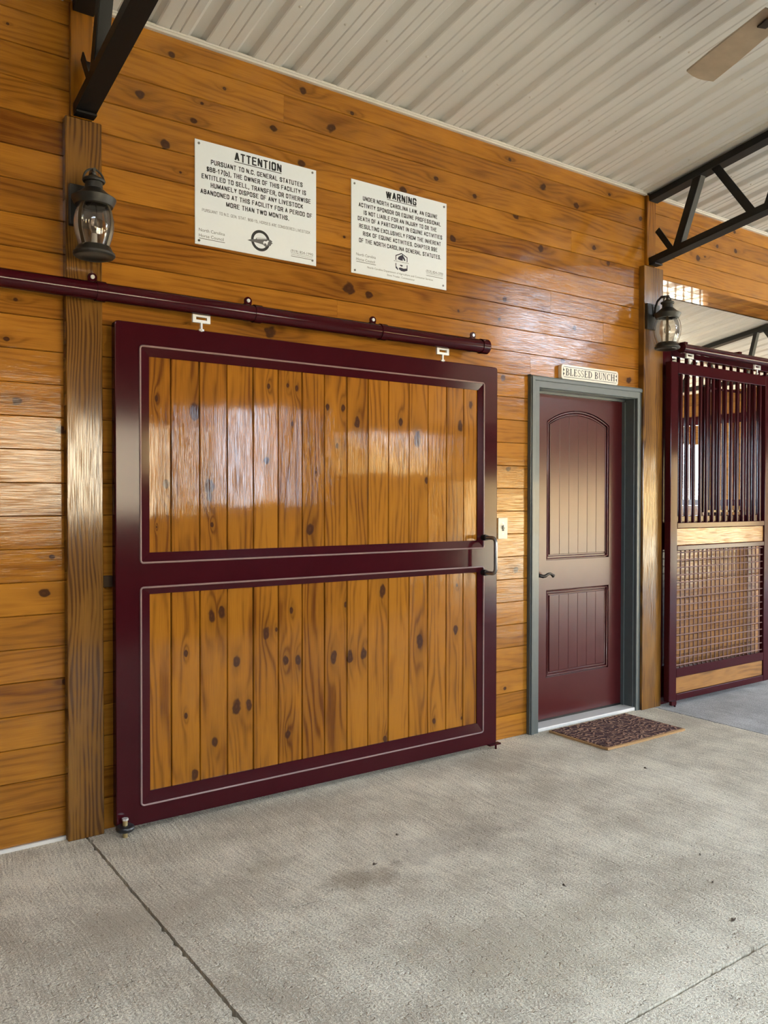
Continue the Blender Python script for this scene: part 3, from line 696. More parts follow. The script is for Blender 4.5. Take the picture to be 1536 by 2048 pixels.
# ------------------------------------------------------------------ lanterns
def lantern(cx, label, cz0, ypost):
    cy = ypost - .127
    t = thing('wall_lantern', label, 'lantern', (cx, ypost, cz0), 'wall lanterns on the posts')
    B().box(cx - .066, cx + .066, ypost - .022, ypost, cz0 + .145, cz0 + .312, .004).done('back_plate', M_lamp, t)
    B().tube([(cx, ypost - .02, cz0 + .235), (cx, cy + .03, cz0 + .24)], .011, 10).done('arm', M_lamp, t, True)
    hk = [(cx, ypost - .03, cz0 + .24), (cx, ypost - .034, cz0 + .285), (cx, ypost - .05, cz0 + .325), (cx, ypost - .08, cz0 + .347), (cx, cy + .01, cz0 + .343), (cx, cy - .012, cz0 + .34)]
    B().tube(hk, .0055, 8, flat=1.6).done('hook', M_lamp, t, True)
    B().lathe([(0, .004), (.045, .003), (.05, .0), (.074, .0), (.080, .006), (.080, .014), (.072, .022), (.066, .034), (.058, .042), (.0, .042)], cx, cy, cz0, 40).done('base', M_lamp, t, True)
    g = [(.056, .040), (.064, .062), (.0725, .09), (.0765, .118), (.0755, .145), (.070, .172), (.060, .195), (.052, .206)]
    B().lathe(g, cx, cy, cz0, 40).done('glass_globe', M_glass, t, True, 80)
    B().lathe([(.050, .200), (.072, .200), (.084, .224), (.085, .230), (.078, .234), (.060, .246), (.042, .262), (.034, .268), (.033, .292), (.041, .294), (.044, .300), (.041, .306), (.026, .312), (.014, .32), (0, .322)], cx, cy, cz0, 40).done('cap', M_lamp, t, True)
    B().lathe([(0, .318), (.009, .322), (.010, .330), (.005, .336), (0, .337)], cx, cy, cz0, 14).done('finial', M_lamp, t, True)
    bail = [(cx + .040 * math.cos(a), cy, cz0 + .300 + .046 * math.sin(a)) for a in [math.radians(v) for v in range(0, 181, 15)]]
    B().tube(bail, .0042, 8).done('bail', M_lamp, t, True)
    for q in range(4):
        a = math.radians(36 + 90 * q); ca, sa = math.cos(a), math.sin(a); tx, ty = -sa, ca
        b = B(); prev = None
        for (r_, z_) in [(.074, .03)] + [(r0 + .006, z0) for r0, z0 in g] + [(.074, .213)]:
            cur = []
            for s_, dr in ((-1, 0), (1, 0), (1, .003), (-1, .003)):
                cur.append(b.bm.verts.new((cx + (r_ + dr) * ca + s_ * .0075 * tx, cy + (r_ + dr) * sa + s_ * .0075 * ty, cz0 + z_)))
            if prev:
                for i in range(4): b.bm.faces.new((prev[i], prev[(i + 1) % 4], cur[(i + 1) % 4], cur[i]))
            prev = cur
        b.done('strap', M_lampstrap, t, True, 60)
    B().lathe([(0, .052), (.012, .052), (.012, .09), (.010, .092), (0, .092)], cx, cy, cz0, 14).done('socket', M_sill, t, True); so_ = COL.objects[-1]
    B().lathe([(.009, .092), (.018, .11), (.021, .13), (.016, .15), (.006, .168), (0, .172)], cx, cy, cz0, 18).done('bulb', M_glass, so_, True)
    return t
lantern(.960, 'dark lantern with glass globe on the boldly grained post near the sliding door', 2.355, -.045)
lantern(4.622, 'dark lantern with glass globe on the post beside the stall front', 2.378, -.045)

# ------------------------------------------------------------------ notice signs
S1 = [('ATTENTION', 1.6427, 1.8849, 2.9517, .0383, 'H'), ('PURSUANT TO N.C. GENERAL STATUTES', 1.5264, 1.9993, 2.907, .0215, 'B'), ('\u00a768-17(b), THE OWNER OF THIS FACILITY IS', 1.5066, 2.0183, 2.8718, .0215, 'B'), ('ENTITLED TO SELL, TRANSFER, OR OTHERWISE', 1.4824, 2.0445, 2.8362, .0215, 'B'), ('HUMANELY DISPOSE OF ANY LIVESTOCK', 1.5252, 2.002, 2.8028, .0215, 'B'), ('ABANDONED AT THIS FACILITY FOR A PERIOD OF', 1.4762, 2.0522, 2.7675, .0215, 'B'), ('MORE THAN TWO MONTHS.', 1.6002, 1.9253, 2.7319, .0215, 'B'), ('PURSUANT TO N.C. GEN. STAT. \u00a768-15, HORSES ARE CONSIDERED LIVESTOCK', 1.4839, 2.0417, 2.6889, .0131, 'T'), ('North Carolina', 1.4689, 1.5937, 2.5981, .0148, 'T'), ('Horse Council', 1.4688, 1.5879, 2.5734, .0148, 'T'), ('(919) 854-1990', 1.9348, 2.0577, 2.5856, .0131, 'T'), ('www.nchorsecouncil.com', 1.9359, 2.0538, 2.5725, .0061, 'T'), ('_', 1.4688, 1.5937, 2.5658, .0022, 'U'), ('_', 1.9359, 2.0577, 2.5651, .0022, 'U'), ('_', 1.6417, 1.8849, 2.9448, .0030, 'U'), ('_', 1.9359, 2.0577, 2.5815, .0011, 'U')]
S2 = [('WARNING', 2.494, 2.6928, 2.9594, .0371, 'H'), ('UNDER NORTH CAROLINA LAW, AN EQUINE', 2.3505, 2.8357, 2.9173, .0214, 'B'), ('ACTIVITY SPONSOR OR EQUINE PROFESSIONAL', 2.3248, 2.86, 2.8815, .0214, 'B'), ('IS NOT LIABLE FOR AN INJURY TO OR THE', 2.3552, 2.8306, 2.8466, .0214, 'B'), ('DEATH OF A PARTICIPANT IN EQUINE ACTIVITIES', 2.3192, 2.8691, 2.8121, .0214, 'B'), ('RESULTING EXCLUSIVELY FROM THE INHERENT', 2.3274, 2.8603, 2.775, .0214, 'B'), ('RISK OF EQUINE ACTIVITIES. CHAPTER 99E', 2.3507, 2.8362, 2.7394, .0214, 'B'), ('OF THE NORTH CAROLINA GENERAL STATUTES.', 2.327, 2.8606, 2.7027, .0214, 'B'), ('North Carolina', 2.3106, 2.4304, 2.6338, .0145, 'T'), ('Horse Council', 2.3107, 2.4241, 2.6096, .0145, 'T'), ('(919) 854-1990', 2.7596, 2.8757, 2.621, .0127, 'T'), ('www.nchorsecouncil.com', 2.7607, 2.8739, 2.6105, .005, 'T'), ('North Carolina Department of Agriculture and Consumer Services', 2.3779, 2.8062, 2.5788, .0103, 'T'), ('Steve Troxler, Commissioner', 2.5017, 2.6825, 2.5597, .0105, 'T'), ('_', 2.3107, 2.4305, 2.6019, .0022, 'U'), ('_', 2.7608, 2.8757, 2.601, .0022, 'U'), ('_', 2.501, 2.6929, 2.9528, .0030, 'U'), ('_', 2.7608, 2.8757, 2.6185, .0011, 'U')]
YS = -.0045
def notice(label, x0, x1, z0, z1, lines, screws):
    t = thing('notice_sign', label, 'sign', ((x0 + x1) / 2, 0, z0), 'white notice signs')
    plate('panel', [rect(x0, x1, z0, z1)], -.0025, .0018, .0006, M_sign, t)
    for (tx, a, c, z, cap, st) in lines:
        b = B()
        if st == 'U': b.face([(a, YS, z), (c, YS, z), (c, YS, z + cap), (a, YS, z + cap)]); b.done('underline', M_ink, t)
        else:
            if st in 'HB' or tx.isupper(): stroke_text(b, tx, a, c, z, cap, YS, .09 if st == 'T' else .16 if st == 'H' else .148)
            else: text_mesh(b.bm, tx, a, c, z, cap, YS, 0)
            b.done('small_print' if st == 'T' else 'lettering', M_ink_grey if st == 'T' else M_ink, t)
    for (x, z) in screws: B().tube([(x, -.004, z), (x, -.0065, z)], .0055, 10).done('screw', M_handle, t, True)
    return t
n1 = notice('white notice sign headed ATTENTION with a round emblem', 1.451, 2.075, 2.540, 3.004, S1, [(1.469, 2.988), (2.054, 2.989), (1.469, 2.556), (2.054, 2.563)])
n2 = notice('white notice sign headed WARNING with a barn-shaped emblem', 2.281, 2.900, 2.543, 3.012, S2, [(2.299, 2.992), (2.882, 2.992), (2.302, 2.557), (2.877, 2.564)])
# round emblem
b = B(); cx, cz_ = 1.774, 2.609; n = 36; Y1 = YS
for k in range(n):
    a0, a1 = 2 * math.pi * k / n, 2 * math.pi * (k + 1) / n
    b.face([(cx + r * math.cos(a), Y1, cz_ + r * math.sin(a)) for r, a in ((.049, a0), (.049, a1), (.036, a1), (.036, a0))])
b.done('emblem', M_ink, n1)
b = B(); Y1 = YS - .0004
b.face([(x, Y1, z) for x, z in ((1.706, 2.600), (1.720, 2.606), (1.748, 2.612), (1.752, 2.618), (1.812, 2.626), (1.812, 2.621), (1.826, 2.622), (1.836, 2.616), (1.831, 2.611), (1.838, 2.608), (1.831, 2.603), (1.826, 2.594), (1.812, 2.590), (1.800, 2.584), (1.786, 2.593), (1.768, 2.595), (1.745, 2.597), (1.724, 2.597))])
b.done('emblem', M_ink_grey, n1)
b = B(); Y1 = YS - .0008
b.face([(x, Y1, z) for x, z in ((1.786, 2.603), (1.793, 2.611), (1.804, 2.611), (1.812, 2.617), (1.818, 2.614), (1.813, 2.609), (1.811, 2.600), (1.806, 2.592), (1.803, 2.600), (1.795, 2.601), (1.791, 2.594))])
b.face([(x, Y1, z) for x, z in ((1.752, 2.6155), (1.756, 2.613), (1.806, 2.6215), (1.804, 2.6235))])
b.done('emblem', M_sign, n1)
# barn-shaped emblem
b = B(); Y1 = YS
def stroke(b, pts, w_, y):
    for (p, q) in zip(pts, pts[1:]):
        d = Vector((q[0] - p[0], q[1] - p[1])); d.normalize(); nx, nz = -d.y * w_ / 2, d.x * w_ / 2; e = d * w_ * .3
        b.face([(p[0] + nx - e.x, y, p[1] + nz - e.y), (p[0] - nx - e.x, y, p[1] - nz - e.y), (q[0] - nx + e.x, y, q[1] - nz + e.y), (q[0] + nx + e.x, y, q[1] + nz + e.y)])
stroke(b, [(2.5585, 2.652), (2.5585, 2.674), (2.595, 2.690), (2.6315, 2.674), (2.6315, 2.652)], .005, Y1)
stroke(b, [(2.5585, 2.633), (2.5585, 2.622)], .005, Y1); stroke(b, [(2.6315, 2.633), (2.6315, 2.618)], .005, Y1)
b.face([(x, Y1, z) for x, z in ((2.570, 2.657), (2.574, 2.668), (2.584, 2.676), (2.597, 2.682), (2.601, 2.686), (2.606, 2.680), (2.616, 2.668), (2.621, 2.657), (2.612, 2.654), (2.607, 2.662), (2.603, 2.665), (2.604, 2.654), (2.590, 2.653))])
b.face([(x, Y1, z) for x, z in ((2.5565, 2.622), (2.566, 2.615), (2.574, 2.604), (2.571, 2.600), (2.5565, 2.610))])
b.face([(x, Y1, z) for x, z in ((2.576, 2.612), (2.590, 2.616), (2.608, 2.613), (2.634, 2.618), (2.634, 2.606), (2.612, 2.598), (2.594, 2.598), (2.580, 2.604))])
b.face([(x, Y1, z) for x, z in ((2.582, 2.628), (2.592, 2.631), (2.606, 2.628), (2.598, 2.622), (2.592, 2.622))])
text_mesh(b.bm, 'NORTH CAROLINA', 2.546, 2.643, 2.6425, .0062, Y1, 0)
b.done('emblem', M_ink_navy, n2)

# name plate over the grey door
np_ = thing('name_plate', 'cream plate reading BLESSED BUNCH above the grey door frame', 'sign', (4.05, 0, 2.13))
NX0, NX1, NZ0, NZ1 = 3.787, 4.309, 2.135, 2.219
plate('panel', [rrect(NX0, NX1, NZ0, NZ1, .014)], -.016, .014, .002, M_cream, np_)
YP = -.0306
b = B()
def serif_word(b, word, x0, x1, z0, h, y):
    Wd = {'B': .72, 'L': .66, 'E': .68, 'S': .58, 'D': .80, 'U': .78, 'N': .80, 'C': .72, 'H': .84, ' ': .34}
    tot = sum(Wd[c] + .10 for c in word) - .10; sx = (x1 - x0) / tot; x = 0
    def R(a, b_, c, d): b.face([(x0 + (x + u) * sx, y, z0 + v * h) for u, v in ((a, c), (b_, c), (b_, d), (a, d))])
    def P(*q): b.face([(x0 + (x + u) * sx, y, z0 + v * h) for u, v in q])
    def A(cx, cy, rx, ry, a0, a1, thick, thin, n=10):
        for i in range(n):
            q = []
            for aa in (a0 + (a1 - a0) * i / n, a0 + (a1 - a0) * (i + 1) / n):
                t_ = math.radians(aa); q.append(((cx + rx * math.cos(t_), cy + ry * math.sin(t_)), (cx + (rx - thick) * math.cos(t_), cy + (ry - thin) * math.sin(t_))))
            P(q[0][0], q[1][0], q[1][1], q[0][1])
    def stem(u, w_=.19): R(u, u + w_, 0, 1); R(u - .08, u + w_ + .08, 0, .05); R(u - .08, u + w_ + .08, .95, 1)
    for c in word:
        if c == 'B': stem(.08); A(.3, .75, .33, .25, 90, -90, .15, .06); A(.3, .27, .39, .27, 90, -90, .16, .06); R(.2, .32, .49, .54)
        elif c == 'L': stem(.08); R(.1, .62, 0, .06); P((.62, 0), (.66, .28), (.60, .28), (.5, .05))
        elif c == 'E': stem(.08); R(.1, .62, 0, .06); R(.1, .6, .94, 1); R(.2, .48, .48, .54); P((.62, 0), (.67, .26), (.61, .26), (.52, .05)); P((.6, 1), (.63, .76), (.57, .76), (.5, .95)); R(.45, .5, .40, .62)
        elif c == 'S':
            A(.29, .74, .25, .26, 40, 250, .10, .07); A(.29, .26, .27, .26, 70, -140, .12, .07); P((.20, .51), (.30, .57), (.40, .50), (.28, .44)); R(.47, .52, .72, .96); R(.03, .08, .04, .28)
        elif c == 'D': stem(.08); A(.28, .5, .50, .5, 90, -90, .17, .06, 14)
        elif c == 'U': R(.1, .26, .28, 1); R(.60, .67, .28, 1); R(0, .36, .95, 1); R(.5, .78, .95, 1); A(.385, .28, .285, .28, 180, 360, .11, .07)
        elif c == 'N': R(.1, .17, 0, 1); R(.62, .69, 0, 1); P((.04, 1), (.24, 1), (.69, 0), (.6, 0)); R(0, .27, 0, .05); R(.5, .8, .95, 1); R(0, .2, .95, 1)
        elif c == 'C': A(.38, .5, .36, .5, 48, 312, .16, .06, 14); R(.6, .66, .68, .98); R(.6, .66, .06, .2)
        elif c == 'H': stem(.08); stem(.60); R(.2, .64, .48, .54)
        x += Wd[c] + .10
serif_word(b, 'BLESSED BUNCH', 3.822, 4.276, 2.1555, .044, YP)
for (za, zb_) in ((2.1445, 2.1475), (2.2065, 2.2095)): b.face([(NX0 + .018, YP, za), (NX1 - .018, YP, za), (NX1 - .018, YP, zb_), (NX0 + .018, YP, zb_)])
for xs, sg in ((NX0 + .012, 1), (NX1 - .012, -1)):
    b.face([(xs, YP, 2.201), (xs + sg * .013, YP, 2.186), (xs, YP, 2.181)]); b.face([(xs, YP, 2.173), (xs + sg * .013, YP, 2.168), (xs, YP, 2.152)])
    b.face([(xs - .001, YP, 2.1475), (xs + .001, YP, 2.1475), (xs + .001, YP, 2.2065), (xs - .001, YP, 2.2065)])
b.done('lettering', M_ink, np_)

# ------------------------------------------------------------------ entry door with casing
d1 = struct(empty('door_1', (4.06, 0, 0)))
CX0, CX1, CZ = 3.532, 4.592, 2.130; OX0, OX1, OZ = 3.606, 4.508, 2.060
def casing(pieces):
    for (poly) in pieces: plate('casing', [poly], -.014, .014, .004, M_casing, d1)
casing([[(CX0, 0), (OX0 - .008, 0), (OX0 - .008, OZ + .008), (CX0, CZ)], [(OX1 + .008, 0), (CX1, 0), (CX1, CZ), (OX1 + .008, OZ + .008)], [(CX0, CZ), (OX0 - .008, OZ + .008), (OX1 + .008, OZ + .008), (CX1, CZ)]])
for (poly) in ([(CX0 + .006, 0), (CX0 + .022, 0), (CX0 + .022, CZ - .022), (CX0 + .006, CZ - .006)], [(CX1 - .022, 0), (CX1 - .006, 0), (CX1 - .006, CZ - .006), (CX1 - .022, CZ - .022)], [(CX0 + .006, CZ - .006), (CX0 + .022, CZ - .022), (CX1 - .022, CZ - .022), (CX1 - .006, CZ - .006)]):
    plate('casing_bead', [poly], -.031, .005, .0035, M_casing, d1)
YL = .095
b = B().box(OX0 - .03, OX0, -.004, .15, .0, OZ + .03, .002); b.box(OX0, OX0 + .012, YL - .03, YL - .004, 0, OZ); b.done('jamb', M_casing, d1)
b = B().box(OX1, OX1 + .03, -.004, .15, .0, OZ + .03, .002); b.box(OX1 - .012, OX1, YL - .03, YL - .004, 0, OZ); b.done('jamb', M_casing, d1)
b = B().box(OX0, OX1, -.004, .15, OZ, OZ + .03, .002); b.box(OX0, OX1, YL - .03, YL - .004, OZ - .012, OZ); b.done('jamb_head', M_casing, d1)
B().box(OX0 - .03, OX1 + .03, -.02, .15, .0, .022, .004).done('threshold', M_sill, d1)
B().box(OX0, OX1, YL + .006, YL + .045, .03, OZ - .003).done('leaf_core', M_burg_door, d1)
leaf_z0, leaf_z1 = .030, OZ - .003
PXL, PXR = 3.783, 4.372
def arch(x, z_side, z_apex): 
    u = (x - (PXL + PXR) / 2) / ((PXR - PXL) / 2); R_ = ((PXR - PXL) ** 2 / 4 + (z_apex - z_side) ** 2) / (2 * (z_apex - z_side)); c = z_apex - R_
    return c + math.sqrt(max(0, R_ ** 2 - (u * (PXR - PXL) / 2) ** 2))
ZS, ZA = 1.885, 1.966
top = [(PXR - (PXR - PXL) * i / 20, arch(PXR - (PXR - PXL) * i / 20, ZS, ZA)) for i in range(21)]
up_loop = [(PXL, 1.018), (PXR, 1.018)] + top
lo_loop = rect(PXL, PXR, .287, .835)
plate('leaf_face', [rect(OX0 + .002, OX1 - .002, leaf_z0, leaf_z1), up_loop, lo_loop], YL, .008, .002, M_burg_door, d1)
def inset(loop, d):
    cx = sum(p[0] for p in loop) / len(loop); out = []
    n_ = len(loop)
    for i in range(n_):
        p0, p1, p2 = Vector(loop[i - 1]), Vector(loop[i]), Vector(loop[(i + 1) % n_])
        a = (p1 - p0); c = (p2 - p1)
        if a.length < 1e-6: a = c
        if c.length < 1e-6: c = a
        n1_ = Vector((-a.y, a.x)).normalized(); n2_ = Vector((-c.y, c.x)).normalized()
        m = (n1_ + n2_); m = m / max(.3, m.length_squared / 2); out.append((p1.x + m.x * d, p1.y + m.y * d))
    return out
def dedupe(L):
    o_ = []
    for p in L:
        if not o_ or (Vector(p) - Vector(o_[-1])).length > 1e-4: o_.append(p)
    if (Vector(o_[0]) - Vector(o_[-1])).length < 1e-4: o_.pop()
    return o_
for L in (dedupe(up_loop), lo_loop):
    pl = inset(L, .011)
    B().tube([(x, YL + .001, z) for x, z in pl], .0075, 8, closed=True).done('panel_moulding', M_burg_door, d1, True, 60)
    pl = inset(L, .026)
    B().tube([(x, YL + .006, z) for x, z in pl], .006, 8, closed=True).done('panel_moulding', M_burg_door, d1, True, 60)
q0, q1 = PXL + .036, PXR - .036; nb = 6; pw = (q1 - q0) / nb
for k in range(nb):
    a, c = q0 + k * pw + .0022, q0 + (k + 1) * pw - .0022
    tp = [(c + (a - c) * i / 5, arch(c + (a - c) * i / 5, ZS, ZA) - .038) for i in range(6)]
    plate('panel_board', [[(a, 1.056), (c, 1.056)] + tp], YL + .003, .005, .0025, M_burg_door, d1)
    plate('panel_board', [rect(a, c, .325, .797)], YL + .003, .005, .0025, M_burg_door, d1)
B().box(OX0 + .003, OX1 - .003, YL - .010, YL + .02, .022, .034).done('door_sweep', M_black, d1)
# lever handle
lx, lz = 3.690, .932
hb = B().tube([(lx, YL - .006, lz), (lx, YL - .016, lz)], .028, 20).done('lever_rose', M_bronze, d1, True)
lp = [(lx, YL - .014, lz), (lx, YL - .052, lz), (lx + .01, YL - .060, lz - .004), (lx + .03, YL - .062, lz - .002), (lx + .055, YL - .062, lz + .010), (lx + .075, YL - .062, lz + .010), (lx + .092, YL - .062, lz + .000), (lx + .100, YL - .062, lz - .006)]
B().tube(lp, [.011, .011, .011, .0095, .008, .0075, .009, .011], 12).done('lever', M_bronze, hb, True)
B().tube([(OX0 + .03, YL - .006, 1.09), (OX0 + .03, YL - .012, 1.09)], .012, 12).done('latch_button', M_bronze, d1, True)

# ------------------------------------------------------------------ small wall things
sw = thing('light_switch', 'ivory light switch between the sliding door and the grey door frame', 'switch', (3.325, 0, 1.17))
plate('cover_plate', [rect(3.292, 3.360, 1.172, 1.290)], -.004, .004, .002, M_ivory, sw)
B().beam((3.326, -.008, 1.233), (3.326, -.022, 1.243), (.005, 0, 0), (0, .002, .008)).done('toggle', M_ivory, sw)
plate('toggle_slot', [rect(3.318, 3.334, 1.216, 1.246)], -.0082, .0006, .0001, M_bronze, sw)
for z in (1.262, 1.200): B().tube([(3.326, -.0078, z), (3.326, -.0095, z)], .0035, 10).done('screw', M_zinc, sw, True)
tag(B().box(1.033, 1.075, -.022, -.0009, 1.028, 1.076, .003).done('stop_block', M_dark), 'small dark wooden block between the grained post and the sliding door', 'block')

# floor roller at the near corner of the sliding door
rl = thing('floor_roller', 'black rubber guide roller on a bolt at the foot of the sliding door', 'roller', (1.089, -.125, 0))
rx, ry = 1.089, -.128
B().tube([(rx, ry, 0), (rx, ry, .072)], .0105, 12).done('bolt', M_brass, rl, True)
B().tube([(rx, ry, .071), (rx, ry, .079)], .0135, 6).done('bolt_head', M_zinc, rl)
B().lathe([(.012, .026), (.030, .026), (.036, .030), (.0385, .038), (.036, .046), (.030, .050), (.012, .050)], rx, ry, 0, 28).done('rubber_wheel', M_rubber, rl, True)

# door mat
mt = thing('door_mat', 'dark swirl-patterned coir door mat in front of the grey-framed door', 'mat', (4.01, -.28, 0))
def sheet(x0, x1, y0, y1, z0, z1, nx, ny, nm, mat, lift):
    b = B(); g = []
    for i in range(nx + 1):
        row = []
        for j in range(ny + 1):
            x = x0 + (x1 - x0) * i / nx; y = y0 + (y1 - y0) * j / ny
            row.append(b.bm.verts.new((x + random.uniform(-.0012, .0012), y + random.uniform(-.0012, .0012), z1 + lift(i / nx, j / ny) + random.uniform(-.0008, .0008))))
        g.append(row)
    for i in range(nx):
        for j in range(ny): b.bm.faces.new((g[i][j], g[i + 1][j], g[i + 1][j + 1], g[i][j + 1]))
    rim = [g[i][0] for i in range(nx + 1)] + [g[nx][j] for j in range(1, ny + 1)] + [g[i][ny] for i in range(nx - 1, -1, -1)] + [g[0][j] for j in range(ny - 1, 0, -1)]
    low = [b.bm.verts.new((v.co.x, v.co.y, z0 + (v.co.z - z1) * .8 if v.co.z - z1 > .002 else z0)) for v in rim]
    for i in range(len(rim)): b.bm.faces.new((rim[i], rim[(i + 1) % len(rim)], low[(i + 1) % len(rim)], low[i]))
    b.bm.faces.new(low[::-1])
    return b.done(nm, mat, mt, True, 50)
lf = lambda u, v: .010 * max(0, (1 - v) - .75) * 2 * max(0, .4 - u) * 2
sheet(3.660, 4.366, -.503, -.058, .001, .0125, 40, 26, 'coir_base', M_coir, lf)
sheet(3.672, 4.356, -.486, -.066, .011, .0150, 60, 40, 'pile', M_pile, lf)

# leaf scraps on the concrete
def leaf(x, y, L, rot, label):
    b = B(); ca, sa = math.cos(rot), math.sin(rot); wv = L * .28; up, dn = [], []
    for i in range(7):
        u = (i / 6 - .5) * L; v = wv * math.sin(math.pi * i / 6) * .5; z = .0035 + .35 * v + .004 * math.sin(i)
        up.append(b.bm.verts.new((x + u * ca - v * sa, y + u * sa + v * ca, z))); dn.append(b.bm.verts.new((x + u * ca + v * sa, y + u * sa - v * ca, z * .7)))
    lowv = [b.bm.verts.new((v.co.x, v.co.y, .0004)) for v in dn]
    for i in range(6):
        b.bm.faces.new((up[i], up[i + 1], dn[i + 1], dn[i])); b.bm.faces.new((dn[i], dn[i + 1], lowv[i + 1], lowv[i]))
    tag(b.done('dry_leaf', M_leaf), label, 'leaf', 'dry leaf scraps on the concrete')
leaf(2.529, -1.961, .036, .15, 'largest dry leaf scrap, lying close to the slab joint along the aisle')
leaf(3.585, -.811, .022, -.9, 'dark dry leaf scrap nearest the door mat')
leaf(2.251, -1.47, .016, -1.2, 'tiny dry leaf scrap alone in the middle of the big slab')
leaf(2.885, -1.597, .022, .9, 'curved dry leaf scrap farther from the joint than its two neighbours')
leaf(2.714, -1.763, .018, .3, 'small dry leaf scrap between the largest one and the curved one')
leaf(2.024, -.756, .020, .1, 'dry leaf scrap in front of the lower planks of the sliding door')
leaf(1.79, -.93, .026, .2, 'dry twig-like leaf scrap beside the brown floor stain')

# ------------------------------------------------------------------ stall front (fixed) and stall door
sf = thing('stall_front', 'fixed burgundy stall front with a barred grille behind the stall door', 'stall front', (6.4, .05, 0))
B().box(4.772, 4.876, -.022, .062, 0, 2.44, .004).done('jamb', M_burg, sf)
B().box(4.876, 8.3, .0, .05, 2.385, 2.462, .004).done('top_rail', M_burg, sf)
B().box(4.876, 8.3, .0, .05, 2.305, 2.335, .003).done('upper_rail', M_burg, sf)
B().box(4.876, 8.3, .0, .05, 1.225, 1.285, .004).done('middle_rail', M_burg, sf)
B().box(4.876, 8.3, .0, .05, .0, .05, .004).done('bottom_rail', M_burg, sf)
B().box(8.2, 8.3, .0, .06, 0, 2.44, .004).done('jamb', M_burg, sf)
for k in range(9):
    z0 = .05 + k * .1305; B().box(4.876, 8.2, .012, .042, z0 + .001, z0 + .1295, .003).done('board', M_stallwood, sf)
x = 4.93
while x < 8.18:
    B().tube([(x, .025, 1.285), (x, .025, 2.386)], .0125, 10).done('bar', M_burg, sf, True); x += .0915
b = B()
for z in (2.20, 1.315): b.box(5.30, 5.80, -.004, .006, z - .008, z + .008)
for xx_ in (5.30, 5.80): b.box(xx_ - .012, xx_ + .012, -.004, .006, 1.307, 2.208)
b.done('hatch_frame', M_burg, sf)

sd = thing('stall_door', 'burgundy sliding stall door with vertical bars above and wire mesh below', 'door', (5.38, -.09, 0))
SX0, SX1, SY0, SY1 = 4.766, 5.998, -.100, -.055; SZ0, SZ1 = .032, 2.326; TW = .082
B().box(SX0, SX0 + TW, SY0, SY1, SZ0, SZ1, .005).done('stile', M_burg, sd)
B().box(SX1 - TW, SX1, SY0, SY1, SZ0, SZ1, .005).done('stile', M_burg, sd)
for nm, z0, z1 in (('top_rail', 2.249, SZ1 - .0006), ('middle_rail', 1.203, 1.242), ('middle_rail', 1.052, 1.087), ('lower_rail', .190, .252), ('bottom_rail', SZ0 + .0006, .079)):
    B().box(SX0 + TW, SX1 - TW, SY0 + .0006, SY1, z0, z1, .004).done(nm, M_burg, sd)
B().box(SX0 + TW, SX1 - TW, SY0 + .010, SY1 - .006, 1.087, 1.203, .003).done('middle_board', M_stallwood, sd)
B().box(SX0 + TW, SX1 - TW, SY0 + .010, SY1 - .006, .079, .190, .003).done('bottom_board', M_stallwood, sd)
x = SX0 + TW + .058
while x < SX1 - TW - .02:
    B().tube([(x, -.078, 1.241), (x, -.078, 2.250)], .0125, 12).done('bar', M_burg, sd, True); x += .0745
b = B(); z = .262
nh = 16
for k in range(nh):
    z = .270 + k * .0512; b.tube([(SX0 + TW, -.084, z), (SX1 - TW, -.084, z)], .0042, 6)
x = SX0 + TW + .02
while x < SX1 - TW:
    b.tube([(x, -.077, .25), (x, -.077, 1.053)], .0058, 6); x += .051
b.done('wire_mesh', M_wire, sd, True)['kind'] = 'stuff'
hanger(sd, 4.967, SZ1, -.10); hanger(sd, 5.795, SZ1, -.10)
b = B(); b.box(SX0 + .01, SX0 + .06, SY0 - .016, SY0 + .004, .012, .04); b.tube([(SX0 + .05, SY0 - .01, .03), (SX0 + .05, SY0 - .01, 0)], .007, 8); b.done('floor_lug', M_burg, sd)

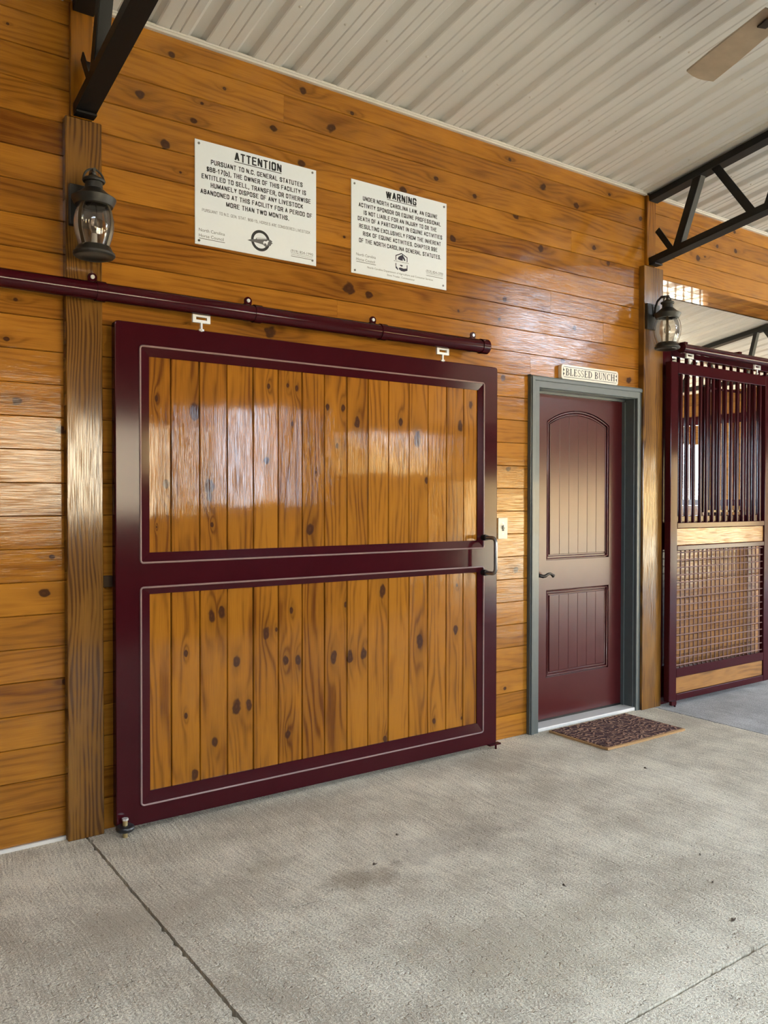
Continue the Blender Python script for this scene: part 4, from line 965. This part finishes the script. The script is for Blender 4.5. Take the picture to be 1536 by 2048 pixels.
srl = thing('track_rail', 'burgundy track rail ending under the far lantern above the stall door', 'rail', (4.81, -.15, 2.41), 'round door track rails')
b = B(); b.tube([(4.815, -.150, 2.410), (8.4, -.150, 2.410)], .030, 20); b.done('pipe', M_burg, srl, True)
B().tube([(4.800, -.150, 2.410), (4.805, -.150, 2.410), (4.818, -.150, 2.410)], [.026, .034, .034], 20).done('end_cap', M_burg, srl, True)
for bx in (4.86, 5.5, 6.2, 7.0): B().box(bx - .015, bx + .015, -.150, -.0235, 2.43, 2.455).done('bracket', M_burg, srl)

# ------------------------------------------------------------------ ceiling fan (one blade reaches into the picture)
fx, fy, fz = 3.07, -1.90, 3.30
fan = thing('ceiling_fan', 'brown ceiling fan blade hanging under the ribbed metal ceiling', 'fan', (fx, fy, fz))
B().lathe([(0, -.09), (.06, -.085), (.1, -.05), (.115, 0), (.11, .05), (.05, .085), (.018, .095), (.018, cz(fy) - fz - .07), (.06, cz(fy) - fz - .055), (.065, cz(fy) - fz - .01), (0, cz(fy) - fz - .01)], fx, fy, fz, 28).done('motor', M_bronze, fan, True)
for q in range(4):
    a = math.radians(68.5 + 90 * q); ca, sa = math.cos(a), math.sin(a)
    b = B(); topv, botv = [], []
    outl = [(.17, -.052), (.50, -.066), (.664, -.068), (.678, -.03), (.682, .0), (.678, .03), (.664, .068), (.50, .066), (.17, .052)]
    for (u, v) in outl:
        z = v * .21; p = (fx + u * ca - v * sa, fy + u * sa + v * ca)
        topv.append(b.bm.verts.new((*p, fz + z + .004))); botv.append(b.bm.verts.new((*p, fz + z - .004)))
    b.bm.faces.new(topv); b.bm.faces.new(botv[::-1])
    for i in range(len(outl)): j = (i + 1) % len(outl); b.bm.faces.new((topv[i], botv[i], botv[j], topv[j]))
    b.done('blade', M_fan, fan)
    b = B(); b.beam((fx + .08 * ca, fy + .08 * sa, fz - .01), (fx + .26 * ca, fy + .26 * sa, fz - .008), (-sa * .02, ca * .02, 0), (0, 0, .003)); b.done('blade_iron', M_bronze, fan)
